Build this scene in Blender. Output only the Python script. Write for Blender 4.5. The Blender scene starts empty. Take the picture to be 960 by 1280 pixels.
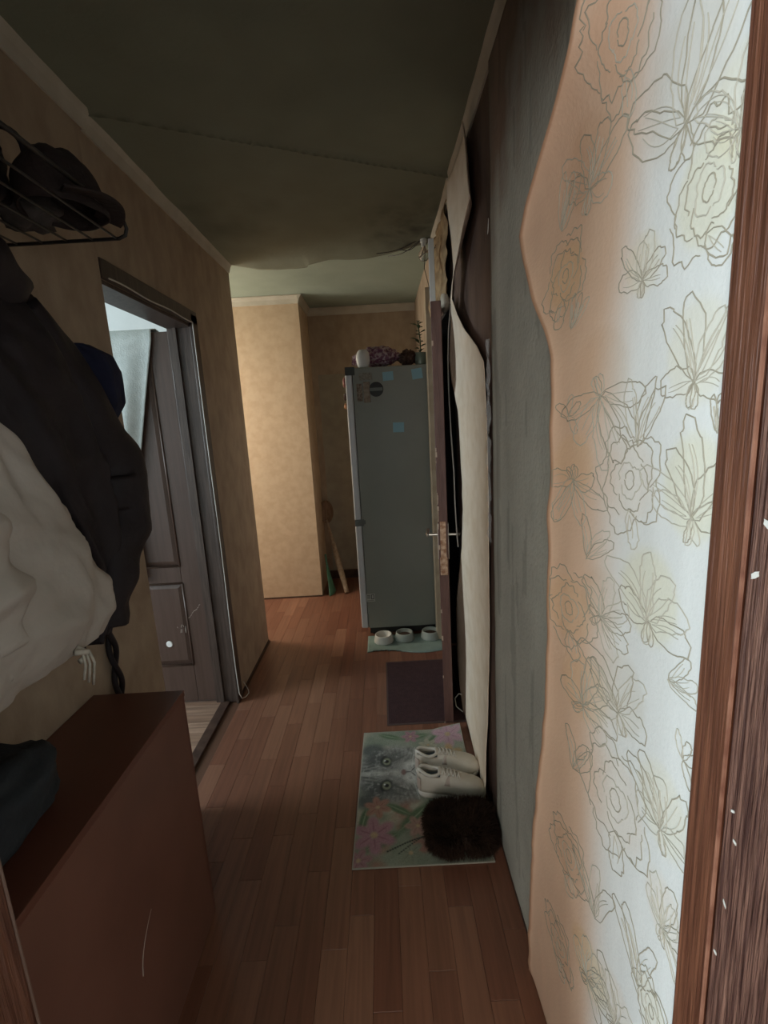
import bpy, bmesh, math, random
import numpy as np
from mathutils import Vector, Matrix, noise
random.seed(7); rng = np.random.RandomState(7)
SC = bpy.context.scene; COL = SC.collection; PI = math.pi

# ------------------------------------------------------------------ camera
cd = bpy.data.cameras.new('camera'); cam = bpy.data.objects.new('camera', cd); COL.objects.link(cam)
F, PITCH, ROLL, YAW, H = 592.2, -.1914, -.0562, -.0038, 1.498
cd.sensor_fit = 'VERTICAL'; cd.sensor_height = 36; cd.lens = 36 * F / 1280; cd.clip_start = .02
fw = Vector((math.sin(YAW) * math.cos(PITCH), math.cos(YAW) * math.cos(PITCH), math.sin(PITCH)))
r0 = Vector((math.cos(YAW), -math.sin(YAW), 0)); u0 = r0.cross(fw)
rt = r0 * math.cos(ROLL) + u0 * math.sin(ROLL); up = u0 * math.cos(ROLL) - r0 * math.sin(ROLL)
cam.matrix_world = Matrix(((rt.x, up.x, -fw.x, 0), (rt.y, up.y, -fw.y, 0), (rt.z, up.z, -fw.z, H), (0, 0, 0, 1)))
SC.camera = cam

# ------------------------------------------------------------------ world, lights, exposure
w = bpy.data.worlds.new('world'); SC.world = w; w.use_nodes = True
w.node_tree.nodes['Background'].inputs[0].default_value = (.55, .68, .80, 1)
w.node_tree.nodes['Background'].inputs[1].default_value = .3
SC.view_settings.view_transform = 'Standard'; SC.view_settings.look = 'None'
SC.view_settings.gamma = 1; SC.view_settings.use_curve_mapping = False
SC.view_settings.exposure = 0.0
def area(name, loc, to, sx, sy, power, col):
    l = bpy.data.lights.new(name, 'AREA'); l.shape = 'RECTANGLE'; l.size = sx; l.size_y = sy
    l.energy = power; l.color = col
    o = bpy.data.objects.new(name, l); COL.objects.link(o); o.location = loc
    o.rotation_euler = (Vector(to) - Vector(loc)).to_track_quat('-Z', 'Y').to_euler()
    return o
area('daylight_front_room', (-2.75, -.50, 1.55), (.35, .3, 1.35), .8, 1.3, 74, (.76, .91, 1.0))
area('fill_light_back', (-1.5, -2.35, 1.6), (.1, 1.6, 1.3), 1.3, 1.3, 41, (1.0, .88, .79))  # added warm fill that brightens the right wall, not a known window
area('daylight_side_room', (-3.50, 1.30, 1.6), (-1.0, 2.0, 1.2), 1.2, 1.4, 68, (.80, .93, 1.0))
area('daylight_kitchen', (-2.20, 3.62, 1.65), (.0, 3.55, .6), .6, 1.3, 26, (1.0, .90, .74))

# ------------------------------------------------------------------ materials
def mat(name, col, rough=.6, col2=None, scale=8., bump=0., bscale=60., metal=0., spec=.5, sheen=0., stretch=(1, 1, 1), trans=0., alpha=1., detail=4., lo=.35, hi=.65, sub=0.):
    m = bpy.data.materials.new(name); m.use_nodes = True; nt = m.node_tree; b = nt.nodes['Principled BSDF']
    b.inputs['Roughness'].default_value = rough; b.inputs['Metallic'].default_value = metal
    b.inputs['Specular IOR Level'].default_value = spec
    b.inputs['Base Color'].default_value = (*col, 1)
    if sheen: b.inputs['Sheen Weight'].default_value = sheen
    if trans: b.inputs['Transmission Weight'].default_value = trans
    if alpha < 1: b.inputs['Alpha'].default_value = alpha
    tc = nt.nodes.new('ShaderNodeTexCoord'); mp = nt.nodes.new('ShaderNodeMapping'); mp.inputs['Scale'].default_value = stretch
    nt.links.new(tc.outputs['Object'], mp.inputs[0])
    if col2 is not None:
        n = nt.nodes.new('ShaderNodeTexNoise'); n.inputs['Scale'].default_value = scale; n.inputs['Detail'].default_value = detail
        nt.links.new(mp.outputs[0], n.inputs['Vector'])
        r = nt.nodes.new('ShaderNodeValToRGB'); r.color_ramp.elements[0].position = lo; r.color_ramp.elements[1].position = hi
        r.color_ramp.elements[0].color = (*col, 1); r.color_ramp.elements[1].color = (*col2, 1)
        nt.links.new(n.outputs['Fac'], r.inputs[0]); nt.links.new(r.outputs[0], b.inputs['Base Color'])
    if bump:
        n = nt.nodes.new('ShaderNodeTexNoise'); n.inputs['Scale'].default_value = bscale; n.inputs['Detail'].default_value = 5
        nt.links.new(mp.outputs[0], n.inputs['Vector'])
        bp = nt.nodes.new('ShaderNodeBump'); bp.inputs['Strength'].default_value = bump; bp.inputs['Distance'].default_value = .01
        nt.links.new(n.outputs['Fac'], bp.inputs['Height']); nt.links.new(bp.outputs[0], b.inputs['Normal'])
    return m
def wood_random(name, cols, rough, stretch, grain=.35, bump=.05):
    """wood whose tone changes from board to board (object random) with long grain"""
    m = mat(name, cols[0], rough); nt = m.node_tree; b = nt.nodes['Principled BSDF']
    oi = nt.nodes.new('ShaderNodeObjectInfo'); r = nt.nodes.new('ShaderNodeValToRGB'); r.color_ramp.interpolation = 'LINEAR'
    els = r.color_ramp.elements
    while len(els) < len(cols): els.new(.5)
    for i, c in enumerate(cols): els[i].position = i / (len(cols) - 1); els[i].color = (*c, 1)
    nt.links.new(oi.outputs['Random'], r.inputs[0])
    g = nt.nodes.new('ShaderNodeNewGeometry'); mp = nt.nodes.new('ShaderNodeMapping'); mp.inputs['Scale'].default_value = stretch
    nt.links.new(g.outputs['Position'], mp.inputs[0])
    ad = nt.nodes.new('ShaderNodeVectorMath'); ad.operation = 'ADD'; nt.links.new(mp.outputs[0], ad.inputs[0]); nt.links.new(oi.outputs['Random'], ad.inputs[1])
    n = nt.nodes.new('ShaderNodeTexNoise'); n.inputs['Scale'].default_value = 1; n.inputs['Detail'].default_value = 6; n.inputs['Distortion'].default_value = .6
    nt.links.new(ad.outputs[0], n.inputs['Vector'])
    mr = nt.nodes.new('ShaderNodeMapRange'); mr.inputs[1].default_value = .3; mr.inputs[2].default_value = .7
    mr.inputs[3].default_value = 1 - grain; mr.inputs[4].default_value = 1 + grain * .6
    nt.links.new(n.outputs['Fac'], mr.inputs[0])
    mx = nt.nodes.new('ShaderNodeVectorMath'); mx.operation = 'SCALE'
    nt.links.new(r.outputs[0], mx.inputs[0]); nt.links.new(mr.outputs[0], mx.inputs['Scale']); nt.links.new(mx.outputs[0], b.inputs['Base Color'])
    bp = nt.nodes.new('ShaderNodeBump'); bp.inputs['Strength'].default_value = bump; bp.inputs['Distance'].default_value = .002
    nt.links.new(n.outputs['Fac'], bp.inputs['Height']); nt.links.new(bp.outputs[0], b.inputs['Normal'])
    return m
def attr_mat(name, rough=.7, bump=0., bscale=80., translucent=0.):
    m = mat(name, (.5, .5, .5), rough, bump=bump, bscale=bscale); nt = m.node_tree
    a = nt.nodes.new('ShaderNodeAttribute'); a.attribute_name = 'print'
    nt.links.new(a.outputs['Color'], nt.nodes['Principled BSDF'].inputs['Base Color'])
    return m

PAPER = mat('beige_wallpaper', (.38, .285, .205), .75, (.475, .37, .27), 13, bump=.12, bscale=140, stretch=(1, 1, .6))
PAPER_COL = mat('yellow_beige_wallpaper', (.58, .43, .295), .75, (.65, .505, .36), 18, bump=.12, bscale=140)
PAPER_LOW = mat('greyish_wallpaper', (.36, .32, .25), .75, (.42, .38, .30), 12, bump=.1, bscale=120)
PAPER_EDGE = mat('torn_beige_wallpaper', (.74, .61, .46), .7, (.82, .70, .56), 16, bump=.15, bscale=120)
PAPER_BACK = mat('brown_paper_backing', (.30, .19, .10), .8, (.50, .36, .20), 22, bump=.4, bscale=50)
SUBST = mat('dark_bare_wall', (.055, .032, .024), .7, (.16, .10, .075), 6, bump=.35, bscale=40, stretch=(1, 1, .35), detail=8)
CEILM = mat('old_ceiling_paint', (.42, .50, .43), .8, (.33, .40, .34), 2.2, bump=.1, bscale=60)
CORN = mat('cornice_plastic', (.52, .48, .40), .6, (.60, .56, .48), 10)
TRIMD = mat('dark_skirting', (.05, .025, .018), .5, (.09, .05, .035), 20)
FRAME = mat('dark_door_frame_wood', (.05, .032, .026), .45, (.095, .065, .052), 6, bump=.1, bscale=30, stretch=(14, 14, .8))
LEAF = mat('dark_brown_door_leaf', (.075, .045, .035), .36, (.095, .058, .046), 5, bump=.06, bscale=20, stretch=(10, 10, .6))
JAMB = mat('reddish_grooved_wood', (.085, .028, .015), .42, (.22, .085, .045), 5, bump=.5, bscale=7, stretch=(26, 26, 1.1), detail=8, lo=.3, hi=.7)
JAMB2 = mat('coarse_grooved_wood', (.07, .025, .018), .5, (.30, .15, .105), 6, bump=.9, bscale=8, stretch=(34, 34, 1.6), detail=9, lo=.38, hi=.72)
CABTOP = mat('cabinet_top_laminate', (.14, .050, .032), .38, (.17, .064, .040), 5, stretch=(1, .4, 1))
CABFR = mat('cabinet_front_laminate', (.17, .074, .050), .42, (.205, .091, .062), 5)
WHITEW = mat('white_room_paint', (.78, .80, .80), .7, (.72, .74, .74), 5)
FLOORB = mat('dark_floor_joint', (.12, .055, .032), .6)
PLANK = wood_random('reddish_floor_strip', [(.195, .078, .048), (.24, .106, .066), (.21, .088, .054), (.30, .146, .092), (.185, .074, .046), (.265, .124, .078)], .36, (60, 3, 1), .2)
PLANKX = wood_random('pale_floor_strip', [(.30, .18, .12), (.38, .24, .17), (.26, .15, .10)], .4, (3, 60, 1))
FRIDGE = mat('grey_green_fridge_steel', (.27, .285, .245), .42, (.30, .315, .272), 3, bump=.03, bscale=90, spec=.5)
FRWHITE = mat('fridge_door_white', (.72, .74, .76), .28)
CHROME = mat('worn_chrome', (.62, .58, .52), .28, metal=1)
BRASS = mat('worn_brass_lock', (.32, .17, .10), .4, (.62, .45, .32), 60, metal=.7)
BLACKST = mat('black_steel_door', (.012, .012, .013), .5)
BLUE = mat('blue_note_paper', (.30, .52, .60), .7)
STEELB = mat('black_wire', (.02, .018, .018), .4)
BLKCLOTH = mat('black_nylon', (.022, .017, .020), .6, (.032, .025, .029), 9, bump=.35, bscale=26, spec=.3)
NAVY = mat('navy_cloth', (.010, .012, .035), .85, (.015, .017, .05), 12, bump=.2)
GREYC = mat('beige_grey_down_jacket', (.46, .41, .36), .7, (.52, .47, .42), 6, bump=.5, bscale=16)
CAPC = mat('dark_brown_cloth', (.018, .010, .009), .85, (.032, .020, .018), 12, bump=.4, bscale=70)
CABLE = mat('clear_cable', (.62, .60, .55), .35)
CLOTHW = mat('pale_blue_grey_cloth', (.50, .55, .55), .85, (.58, .63, .63), 30, bump=.3, bscale=160)
BOWL = mat('white_bowl_ceramic', (.74, .72, .66), .35)
BOWLG = mat('grey_bowl_plastic', (.42, .46, .42), .4)
KIBBLE = mat('dark_pet_food', (.06, .035, .025), .8, (.12, .07, .05), 120, bump=.8, bscale=120)
GMAT = mat('grey_green_mat', (.22, .30, .27), .85, (.26, .35, .315), 14, bump=.3, bscale=120)
MMAT = mat('dark_maroon_mat', (.045, .018, .020), .95, (.062, .026, .028), 40, bump=.6, bscale=300)
MEDGE = mat('mat_rubber_edge', (.09, .06, .055), .7)
FURM = mat('dark_brown_fur', (.022, .012, .008), .8, (.050, .028, .018), 30, spec=.2)
SHOEW = mat('off_white_shoe_leather', (.62, .57, .49), .55, (.68, .63, .55), 12, bump=.1)
SHOES = mat('white_shoe_sole', (.72, .69, .63), .6)
SHOEIN = mat('blue_grey_shoe_lining', (.22, .27, .31), .9)
SHOEP = mat('pink_beige_shoe_panel', (.52, .42, .36), .6)
GLASS = mat('clear_bulb_glass', (.9, .95, .95), .05, trans=.85)
WHITEP = mat('white_plastic', (.72, .74, .73), .4)
FILM = mat('clear_plastic_film', (.80, .82, .84), .08, alpha=.30, spec=1.)
LINE = mat('embossed_gold_grey_line', (.42, .375, .29), .5)
LINE2 = mat('embossed_pale_line', (.57, .525, .435), .55)
FOAM = mat('pale_foam', (.48, .42, .33), .8, (.60, .54, .44), 30, bump=.4)
PURP = mat('purple_packet_plastic', (.16, .05, .10), .35, (.42, .34, .36), 55, detail=2, lo=.45, hi=.6)
DKB = mat('dark_brown_plush', (.05, .025, .018), .9, (.10, .055, .04), 60, bump=.6)
GREENL = mat('dark_green_leaf', (.02, .05, .022), .5, (.05, .10, .045), 20)
GREENP = mat('green_plastic_dustpan', (.10, .27, .18), .4)
STRAW = mat('worn_straw', (.20, .12, .07), .8, (.30, .19, .12), 50, bump=.5, stretch=(1, 1, .3))
CANE = mat('pale_cane_handle', (.34, .24, .16), .7, (.48, .37, .27), 45, bump=.3)
STICKER = mat('pale_grey_sticker', (.50, .50, .45), .5)
STICKD = mat('dark_sticker', (.03, .03, .028), .5)
STICKB = mat('brown_sticker', (.13, .08, .05), .5, (.30, .24, .18), 90)

# ------------------------------------------------------------------ mesh helpers
class MB:
    def __init__(s): s.v = []; s.f = []; s.mi = []
    def add(s, vs, fs, m=0):
        n = len(s.v); s.v += [tuple(p) for p in vs]; s.f += [tuple(i + n for i in q) for q in fs]; s.mi += [m] * len(fs); return s
    def box(s, x0, x1, y0, y1, z0, z1, m=0):
        return s.add([(x0, y0, z0), (x1, y0, z0), (x1, y1, z0), (x0, y1, z0), (x0, y0, z1), (x1, y0, z1), (x1, y1, z1), (x0, y1, z1)],
                     [(0, 3, 2, 1), (4, 5, 6, 7), (0, 1, 5, 4), (1, 2, 6, 5), (2, 3, 7, 6), (3, 0, 4, 7)], m)
    def tube(s, pts, r, n=8, m=0, caps=True):
        pts = [Vector(p) for p in pts]; rr = r if hasattr(r, '__len__') else [r] * len(pts)
        vs = []; fs = []; prev = None
        for i, p in enumerate(pts):
            d = (pts[min(i + 1, len(pts) - 1)] - pts[max(i - 1, 0)]).normalized()
            if prev is None: a = d.orthogonal().normalized()
            else:
                a = prev - d * prev.dot(d); a = a.normalized() if a.length > 1e-6 else d.orthogonal().normalized()
            prev = a; b = d.cross(a)
            for k in range(n):
                t = 2 * PI * k / n; vs.append(p + (a * math.cos(t) + b * math.sin(t)) * rr[i])
        for i in range(len(pts) - 1):
            for k in range(n):
                k2 = (k + 1) % n; fs.append((i * n + k, i * n + k2, (i + 1) * n + k2, (i + 1) * n + k))
        if caps: fs.append(tuple(range(n))[::-1]); fs.append(tuple((len(pts) - 1) * n + k for k in range(n)))
        return s.add(vs, fs, m)
    def lathe(s, prof, c, n=28, m=0, axis='z', sx=1., sy=1.):
        vs = []; fs = []
        for (r, z) in prof:
            for k in range(n):
                t = 2 * PI * k / n; a, b = r * math.cos(t) * sx, r * math.sin(t) * sy
                vs.append({'z': (c[0] + a, c[1] + b, c[2] + z), 'x': (c[0] + z, c[1] + a, c[2] + b), 'y': (c[0] + a, c[1] + z, c[2] + b)}[axis])
        for i in range(len(prof) - 1):
            for k in range(n):
                k2 = (k + 1) % n; fs.append((i * n + k, i * n + k2, (i + 1) * n + k2, (i + 1) * n + k))
        return s.add(vs, fs, m)
    def grid(s, P, nu, nv, m=0, skip=None, closed=False):
        vs = [P(u / (nu - (0 if closed else 1)), v / (nv - 1)) for v in range(nv) for u in range(nu)]; fs = []
        for v in range(nv - 1):
            for u in range(nu if closed else nu - 1):
                if skip and skip(u, v): continue
                u2 = (u + 1) % nu; fs.append((v * nu + u, v * nu + u2, (v + 1) * nu + u2, (v + 1) * nu + u))
        return s.add(vs, fs, m)
    def build(s, name, mats, parent=None, smooth=False, bevel=0., solid=0., sub=0, origin=None):
        me = bpy.data.meshes.new(name); vs = s.v
        if origin is not None: vs = [(a - origin[0], b - origin[1], c - origin[2]) for a, b, c in vs]
        me.from_pydata([tuple(p) for p in vs], [], s.f)
        mats = mats if isinstance(mats, (list, tuple)) else [mats]
        for q in mats: me.materials.append(q)
        me.polygons.foreach_set('material_index', s.mi)
        if smooth: me.polygons.foreach_set('use_smooth', [True] * len(s.f))
        me.validate(); me.update()
        o = bpy.data.objects.new(name, me); COL.objects.link(o)
        if origin is not None: o.location = origin
        if parent is not None:
            o.parent = parent
            o.matrix_parent_inverse = Matrix.Translation(-PW(parent))
        if solid: q = o.modifiers.new('thickness', 'SOLIDIFY'); q.thickness = solid; q.offset = 0
        if bevel: q = o.modifiers.new('bevel', 'BEVEL'); q.width = bevel; q.segments = 2; q.limit_method = 'ANGLE'; q.angle_limit = math.radians(40)
        if sub: q = o.modifiers.new('subdivision', 'SUBSURF'); q.levels = sub; q.render_levels = sub
        return o
def PW(o):
    # world position of an unrotated object (parents never rotate at build time)
    return o.location.copy() if o.parent is None else PW(o.parent) + o.location + o.matrix_parent_inverse.translation
def tag(o, label, cat, group=None, kind=None):
    if label: o['label'] = label
    if cat: o['category'] = cat
    if group: o['group'] = group
    if kind: o['kind'] = kind
    return o
def thing(name, label, cat, loc, group=None):
    o = bpy.data.objects.new(name, None); o.empty_display_size = .05; COL.objects.link(o); o.location = loc
    return tag(o, label, cat, group)
def struct(o, label=None, cat=None):
    o['kind'] = 'structure'
    if label: o['label'] = label
    if cat: o['category'] = cat
    return o
def B(*a): return MB().box(*a)
def fbm(x, y, z=0., sc=1., o=3):
    t = 0; a = 1
    for i in range(o): t += a * noise.noise(Vector((x, y, z)) * sc); sc *= 2; a *= .5
    return t

XL, XR, ZC, YE = -.885, .355, 2.50, 4.46       # left wall, right wall, ceiling, end wall
# ================================================================== SETTING
fl = struct(B(-4.0, .62, -2.6, 4.6, -.08, -.004).build('floor', FLOORB), 'laminate floor of reddish brown strips running down the corridor', 'floor')
# corridor floor strips, each one its own object
PWD = .0765; plank_cache = {}
def plank(x0, x1, y0, y1, m, parent):
    g = .0003; wx, wy = x1 - x0 - 2 * g, y1 - y0 - 2 * g
    key = (round(wx, 4), round(wy, 3), m.name)
    if key not in plank_cache:
        b = .0008; a, c = wx / 2, wy / 2
        vs = [(-a, -c, -.004), (a, -c, -.004), (a, c, -.004), (-a, c, -.004), (-a, -c, -.0008), (a, -c, -.0008), (a, c, -.0008), (-a, c, -.0008),
              (-a + b, -c + b, 0), (a - b, -c + b, 0), (a - b, c - b, 0), (-a + b, c - b, 0)]
        fs = [(0, 1, 5, 4), (1, 2, 6, 5), (2, 3, 7, 6), (3, 0, 4, 7), (4, 5, 9, 8), (5, 6, 10, 9), (6, 7, 11, 10), (7, 4, 8, 11), (8, 9, 10, 11)]
        me = bpy.data.meshes.new('floor_strip'); me.from_pydata(vs, [], fs); me.materials.append(m); plank_cache[key] = me
    o = bpy.data.objects.new('floor_strip', plank_cache[key]); COL.objects.link(o)
    o.location = ((x0 + x1) / 2, (y0 + y1) / 2, 0); o.parent = parent
    return o
cnt = 0; i = 0; x = XR
while x > -1.35:
    x0 = x - PWD
    lim0, lim1 = .30, YE
    if x0 < -.90: lim0, lim1 = 3.15, 3.98
    y = lim0 - ((i * .173) % .42) if x0 > -.9 else lim0 - ((i * .21) % .4)
    while y < lim1:
        L = .42 if (i + int(y * 7)) % 3 else .34
        a, b = max(y, lim0), min(y + L, lim1)
        # skip strips that lie wholly under the cabinet
        if b - a > .02 and not (x < -.63 and b < 1.2):
            plank(max(x0, -1.4), x, a, b, PLANK, fl); cnt += 1
        y += L
    x = x0; i += 1
# floor of the side room: paler strips laid across
y = .9; i = 0
while y < 2.9:
    xx = -.945 - ((i * .27) % .5) + .0
    xr = -.945
    first = True
    while xr > -1.9:
        L = .5 if not first else .5 - ((i * .19) % .4)
        plank(xr - L, xr, y, y + .078, PLANKX, fl); cnt += 1; xr -= L; first = False
    y += .078; i += 1
print('floor strips', cnt)
struct(B(-.975, -.925, 1.66, 2.40, -.004, .010).build('trim_1', TRIMD, bevel=.003), 'dark metal threshold strip between corridor and side room', 'threshold')

# ceiling
struct(B(-4.0, .62, -2.6, 4.6, ZC, ZC + .08).build('ceiling', CEILM), 'greenish grey ceiling beyond the sagging sheet', 'ceiling')
SHEETC = attr_mat('stained_ceiling_sheet', .75, .15, 50)
def sag_edge(x):          # far edge of the sheet
    return 3.13 + .10 * math.sin((x + .88) * 4.2) * (1 if x < -.4 else .6) - .12 * max(0, (x - .05)) / .3 - .05 * math.exp(-((x + .28) / .12) ** 2)
NU, NV = 90, 170
cols = []
def cs(u, v):
    x = -.87 + u * (.345 + .87); ye = sag_edge(x); y = .45 + v * (ye - .45)
    d = ye - y
    seam = 1.70 + (x + .815) * .443
    z = ZC - .012 - .004 * (1 + fbm(x, y, 0, 3)) - .035 * math.exp(-d / .10) * (.6 + .5 * fbm(x * 3, 0, 4, 1)) * min(1, (x + .885) * 6, (.36 - x) * 6)
    z -= .010 * math.exp(-((y - seam) / .012) ** 2)
    n1 = fbm(x, y, 1.3, 2.2, 4); n2 = fbm(x, y, 7.7, 7, 4)
    c = np.array([.25, .275, .215]) * (1 + .10 * n1 + .06 * n2)
    mold = math.exp(-(((x - .22) / .20) ** 2 + ((y - 2.75) / .35) ** 2)) * (.5 + .8 * abs(n2)) + .5 * max(0, n1 - .12) * math.exp(-((y - 2.6) / .5) ** 2) * 1.5
    c = c * (1 - .75 * min(1, mold))
    c = c * (1 - .55 * math.exp(-((y - seam - .002) / .006) ** 2))
    cols.append((*c, 1)); return (x, y, z)
cso = MB().grid(cs, NU, NV).build('ceiling_sheet', SHEETC, smooth=True, solid=.002)
at = cso.data.color_attributes.new('print', 'FLOAT_COLOR', 'POINT'); at.data.foreach_set('color', np.array(cols, dtype=np.float32).ravel())
tag(cso, 'dark green stained sheet sagging under the ceiling with a wavy loose far edge', 'ceiling sheet')

# left wall: with the side-room doorway Y 1.56..2.40
wl = MB()
wl.box(XL - .115, XL, .45, 1.56, 0, ZC); wl.box(XL - .115, XL, 1.56, 2.46, 2.0, ZC); wl.box(XL - .115, XL, 2.46, 3.15, 0, ZC)
struct(wl.build('wall_left', PAPER), 'mottled beige wallpapered wall on the left', 'wall')
struct(B(XL, XL + .012, .45, 1.645, 0, ZC - .05).build('wall_left_front', PAPER), 'beige wallpaper layer by the coats, ending in a seam at the doorway', 'wall')
# right wall
wr = MB(); wr.box(XR, XR + .12, .45, 2.24, 0, ZC, 0); wr.box(XR, XR + .12, 2.24, 2.98, 2.02, ZC, 0); wr.box(XR, XR + .12, 2.98, YE + .1, 0, ZC, 1)
struct(wr.build('wall_right', [SUBST, PAPER]), 'dark bare right wall behind the torn wallpaper', 'wall')
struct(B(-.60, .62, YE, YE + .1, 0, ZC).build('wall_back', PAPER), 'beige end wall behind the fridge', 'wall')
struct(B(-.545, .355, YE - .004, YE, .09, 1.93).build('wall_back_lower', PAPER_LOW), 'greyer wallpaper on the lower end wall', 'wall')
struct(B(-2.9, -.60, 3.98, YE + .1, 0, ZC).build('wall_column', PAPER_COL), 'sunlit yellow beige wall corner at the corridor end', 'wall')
struct(B(-3.9, XL - .115, 3.03, 3.15, 0, ZC).build('wall_partition', WHITEW))
struct(B(-2.9, -2.8, 3.15, 3.98, 0, ZC).build('wall_kitchen', PAPER_COL))
wsr = MB(); wsr.box(-3.9, -3.8, .45, 3.03, 0, ZC)
struct(wsr.build('wall_side_room', WHITEW))
wf = MB(); wf.box(-3.9, -.53, .33, .45, 0, ZC); wf.box(-.53, .62, .30, .45, 2.08, ZC); wf.box(.441, .62, .30, .45, 0, 2.08)
struct(wf.build('wall_front', WHITEW))
ws = MB(); ws.box(-3.6, -3.5, -2.6, .33, 0, ZC); ws.box(-3.6, 1.3, -2.7, -2.6, 0, ZC); ws.box(1.2, 1.3, -2.6, .30, 0, ZC); ws.box(.62, 1.3, .25, .35, 0, ZC)
struct(ws.build('wall_front_room', WHITEW))
struct(B(.62, 1.3, -2.6, .35, -.08, 0).build('floor_front_room', FLOORB)); struct(B(.62, 1.3, -2.6, .35, ZC, ZC + .08).build('ceiling_front_room', CEILM))

# cornices
def cornice(name, a, b, nrm, out=.032, drop=.062, label=None):
    a = Vector(a); b = Vector(b); n = Vector(nrm)
    prof = [(0, 0), (out, 0), (out, -.008), (out * .75, -.016), (out * .45, -drop * .5), (out * .25, -drop * .85), (.006, -drop), (0, -drop)]
    vs = [p + n * o + Vector((0, 0, z)) for p in (a, b) for o, z in prof]; k = len(prof)
    fs = [(i, (i + 1) % k, k + (i + 1) % k, k + i) for i in range(k)] + [tuple(range(k))[::-1], tuple(range(k, 2 * k))]
    return struct(MB().add(vs, fs).build(name, CORN), label, 'cornice')
zc = ZC - .002
cornice('trim_2', (XL + .013, .45, zc - .004), (XL + .013, 1.68, zc - .004), (1, 0, 0), label='pale cornice along the left ceiling, length nearest the viewer')
cornice('trim_3', (XL, 1.683, zc), (XL, 3.15, zc), (1, 0, 0), label='pale cornice along the left ceiling, above the side doorway')
cornice('trim_4', (XR, 2.99, zc), (XR, .45, zc), (-1, 0, 0), .028, label='pale cornice along the right ceiling above the torn wallpaper')
cornice('trim_5', (-.60, 3.98, zc), (-2.8, 3.98, zc), (0, -1, 0), label='pale cornice on the sunlit column')
cornice('trim_6', (-.60, YE, zc), (-.60, 3.95, zc), (1, 0, 0), label='pale cornice on the shaded side of the column')
cornice('trim_7', (XR, YE, zc), (-.60, YE, zc), (0, -1, 0), label='pale cornice on the end wall above the fridge')
struct(B(-.59, .355, YE - .018, YE, 0, .08).build('baseboard_back', TRIMD), 'dark skirting behind the fridge', 'baseboard')
struct(B(XR - .012, XR, .48, 2.2, 0, .014).build('baseboard_right', TRIMD), 'thin dark strip at the foot of the right wall', 'baseboard')
struct(B(-2.8, -.60, 3.974, 3.98, 0, .012).build('baseboard_column', TRIMD))
struct(B(XL, XL + .006, 2.46, 3.15, 0, .01).build('baseboard_left', TRIMD))

# plaster board on the right wall (raised grey strip between the wallpapers)
GREYP = attr_mat('grey_cement_plaster', .8, .35, 70)
cols = []
def gp(u, v):
    e = .006 * fbm(0, v * 5, 3, 1); y = .88 + u * (1.485 + e - .88); z = .012 + v * 2.42
    n = fbm(y * 2.5, z * .55, 2, 2.2, 4); n2 = fbm(y, z, 5, 9, 3); n3 = fbm(y * 9, z * .8, 8, 2, 3)
    g = np.array([.455, .47, .425]) * (1 + .16 * n + .08 * n2)
    up_ = min(1, max(0, (z - 1.93 + .25 * n + .12 * n2 + (1.30 - y) * -.25 + (y > 1.38) * -.06) / .30))
    br = np.array([.21, .145, .11]) * (1 + .35 * n + .25 * n2)
    c = g * (1 - up_) + br * up_
    if y > 1.40: k = min(1, (y - 1.40) / .07) * (.35 + .5 * abs(n3)); c = c * (1 - k) + np.array([.15, .14, .12]) * k
    if n3 > .35: c = c * .78
    cols.append((*np.clip(c, .02, 1), 1)); return (XR - .011 + .0012 * n2, y, z)
g = MB().grid(gp, 50, 200).build('plaster_strip', GREYP, smooth=True)
at = g.data.color_attributes.new('print', 'FLOAT_COLOR', 'POINT'); at.data.foreach_set('color', np.array(cols, dtype=np.float32).ravel())
q = g.modifiers.new('thickness', 'SOLIDIFY'); q.thickness = .010; q.offset = -1 if g.data.polygons[0].normal.x < 0 else 1
struct(g, 'bare grey cement plaster strip between the torn wallpapers', 'plaster')

# doorway frame around the viewer
fj = thing('door_frame', 'reddish brown grooved wooden doorway post, nearest on the right', 'door frame', (.39, .4, 0))
j = MB(); j.box(XR - .030, .44, .4155, .464, 0, 2.06); j.build('flat_board', JAMB, fj, bevel=.003)
MB().box(XR - .028, .44, .22, .4145, 0, 2.06).build('grooved_board', JAMB2, fj, bevel=.004)
MB().tube([(XR - .0300, .4150, 0), (XR - .0300, .4150, 2.06)], .0022, 6).build('edge_bead', mat('worn_bead', (.36, .17, .11), .35, (.20, .08, .05), 30), fj)
ch = MB()
for (y, z, a) in [(.418, 1.392, .5), (.426, 1.344, -.6), (.425, 1.10, -.4), (.419, 1.07, .3), (.424, .99, 1.2), (.43, .92, .2)]:
    s_ = .006 if z > 1.3 else .003
    P = [(XR - .0290, y - .024 + s_ * math.cos(t) * (1 if k % 2 else .6), z + s_ * .55 * math.sin(t) + s_ * math.cos(t) * a) for k, t in enumerate([i * PI / 4 for i in range(8)])]
    ch.add(P, [tuple(range(8))])
ch.build('paint_chip', mat('white_chip', (.8, .78, .72), .6), fj, solid=.0008)
fl2 = thing('door_frame', 'dark brown doorway post at the lower left corner, nearest the viewer', 'door frame', (-.5, .4, 0))
MB().box(-.545, -.457, .34, .452, 0, 2.06).build('board', JAMB, fl2, bevel=.004)
MB().tube([(-.458, .4525, 0), (-.458, .4525, 2.06)], .002, 6).build('edge_bead', mat('worn_bead_dark', (.20, .12, .09), .4), fl2)
MB().box(-.4565, XR - .031, .34, .45, 2.03, 2.07).build('head_board', JAMB, fl2)

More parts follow.
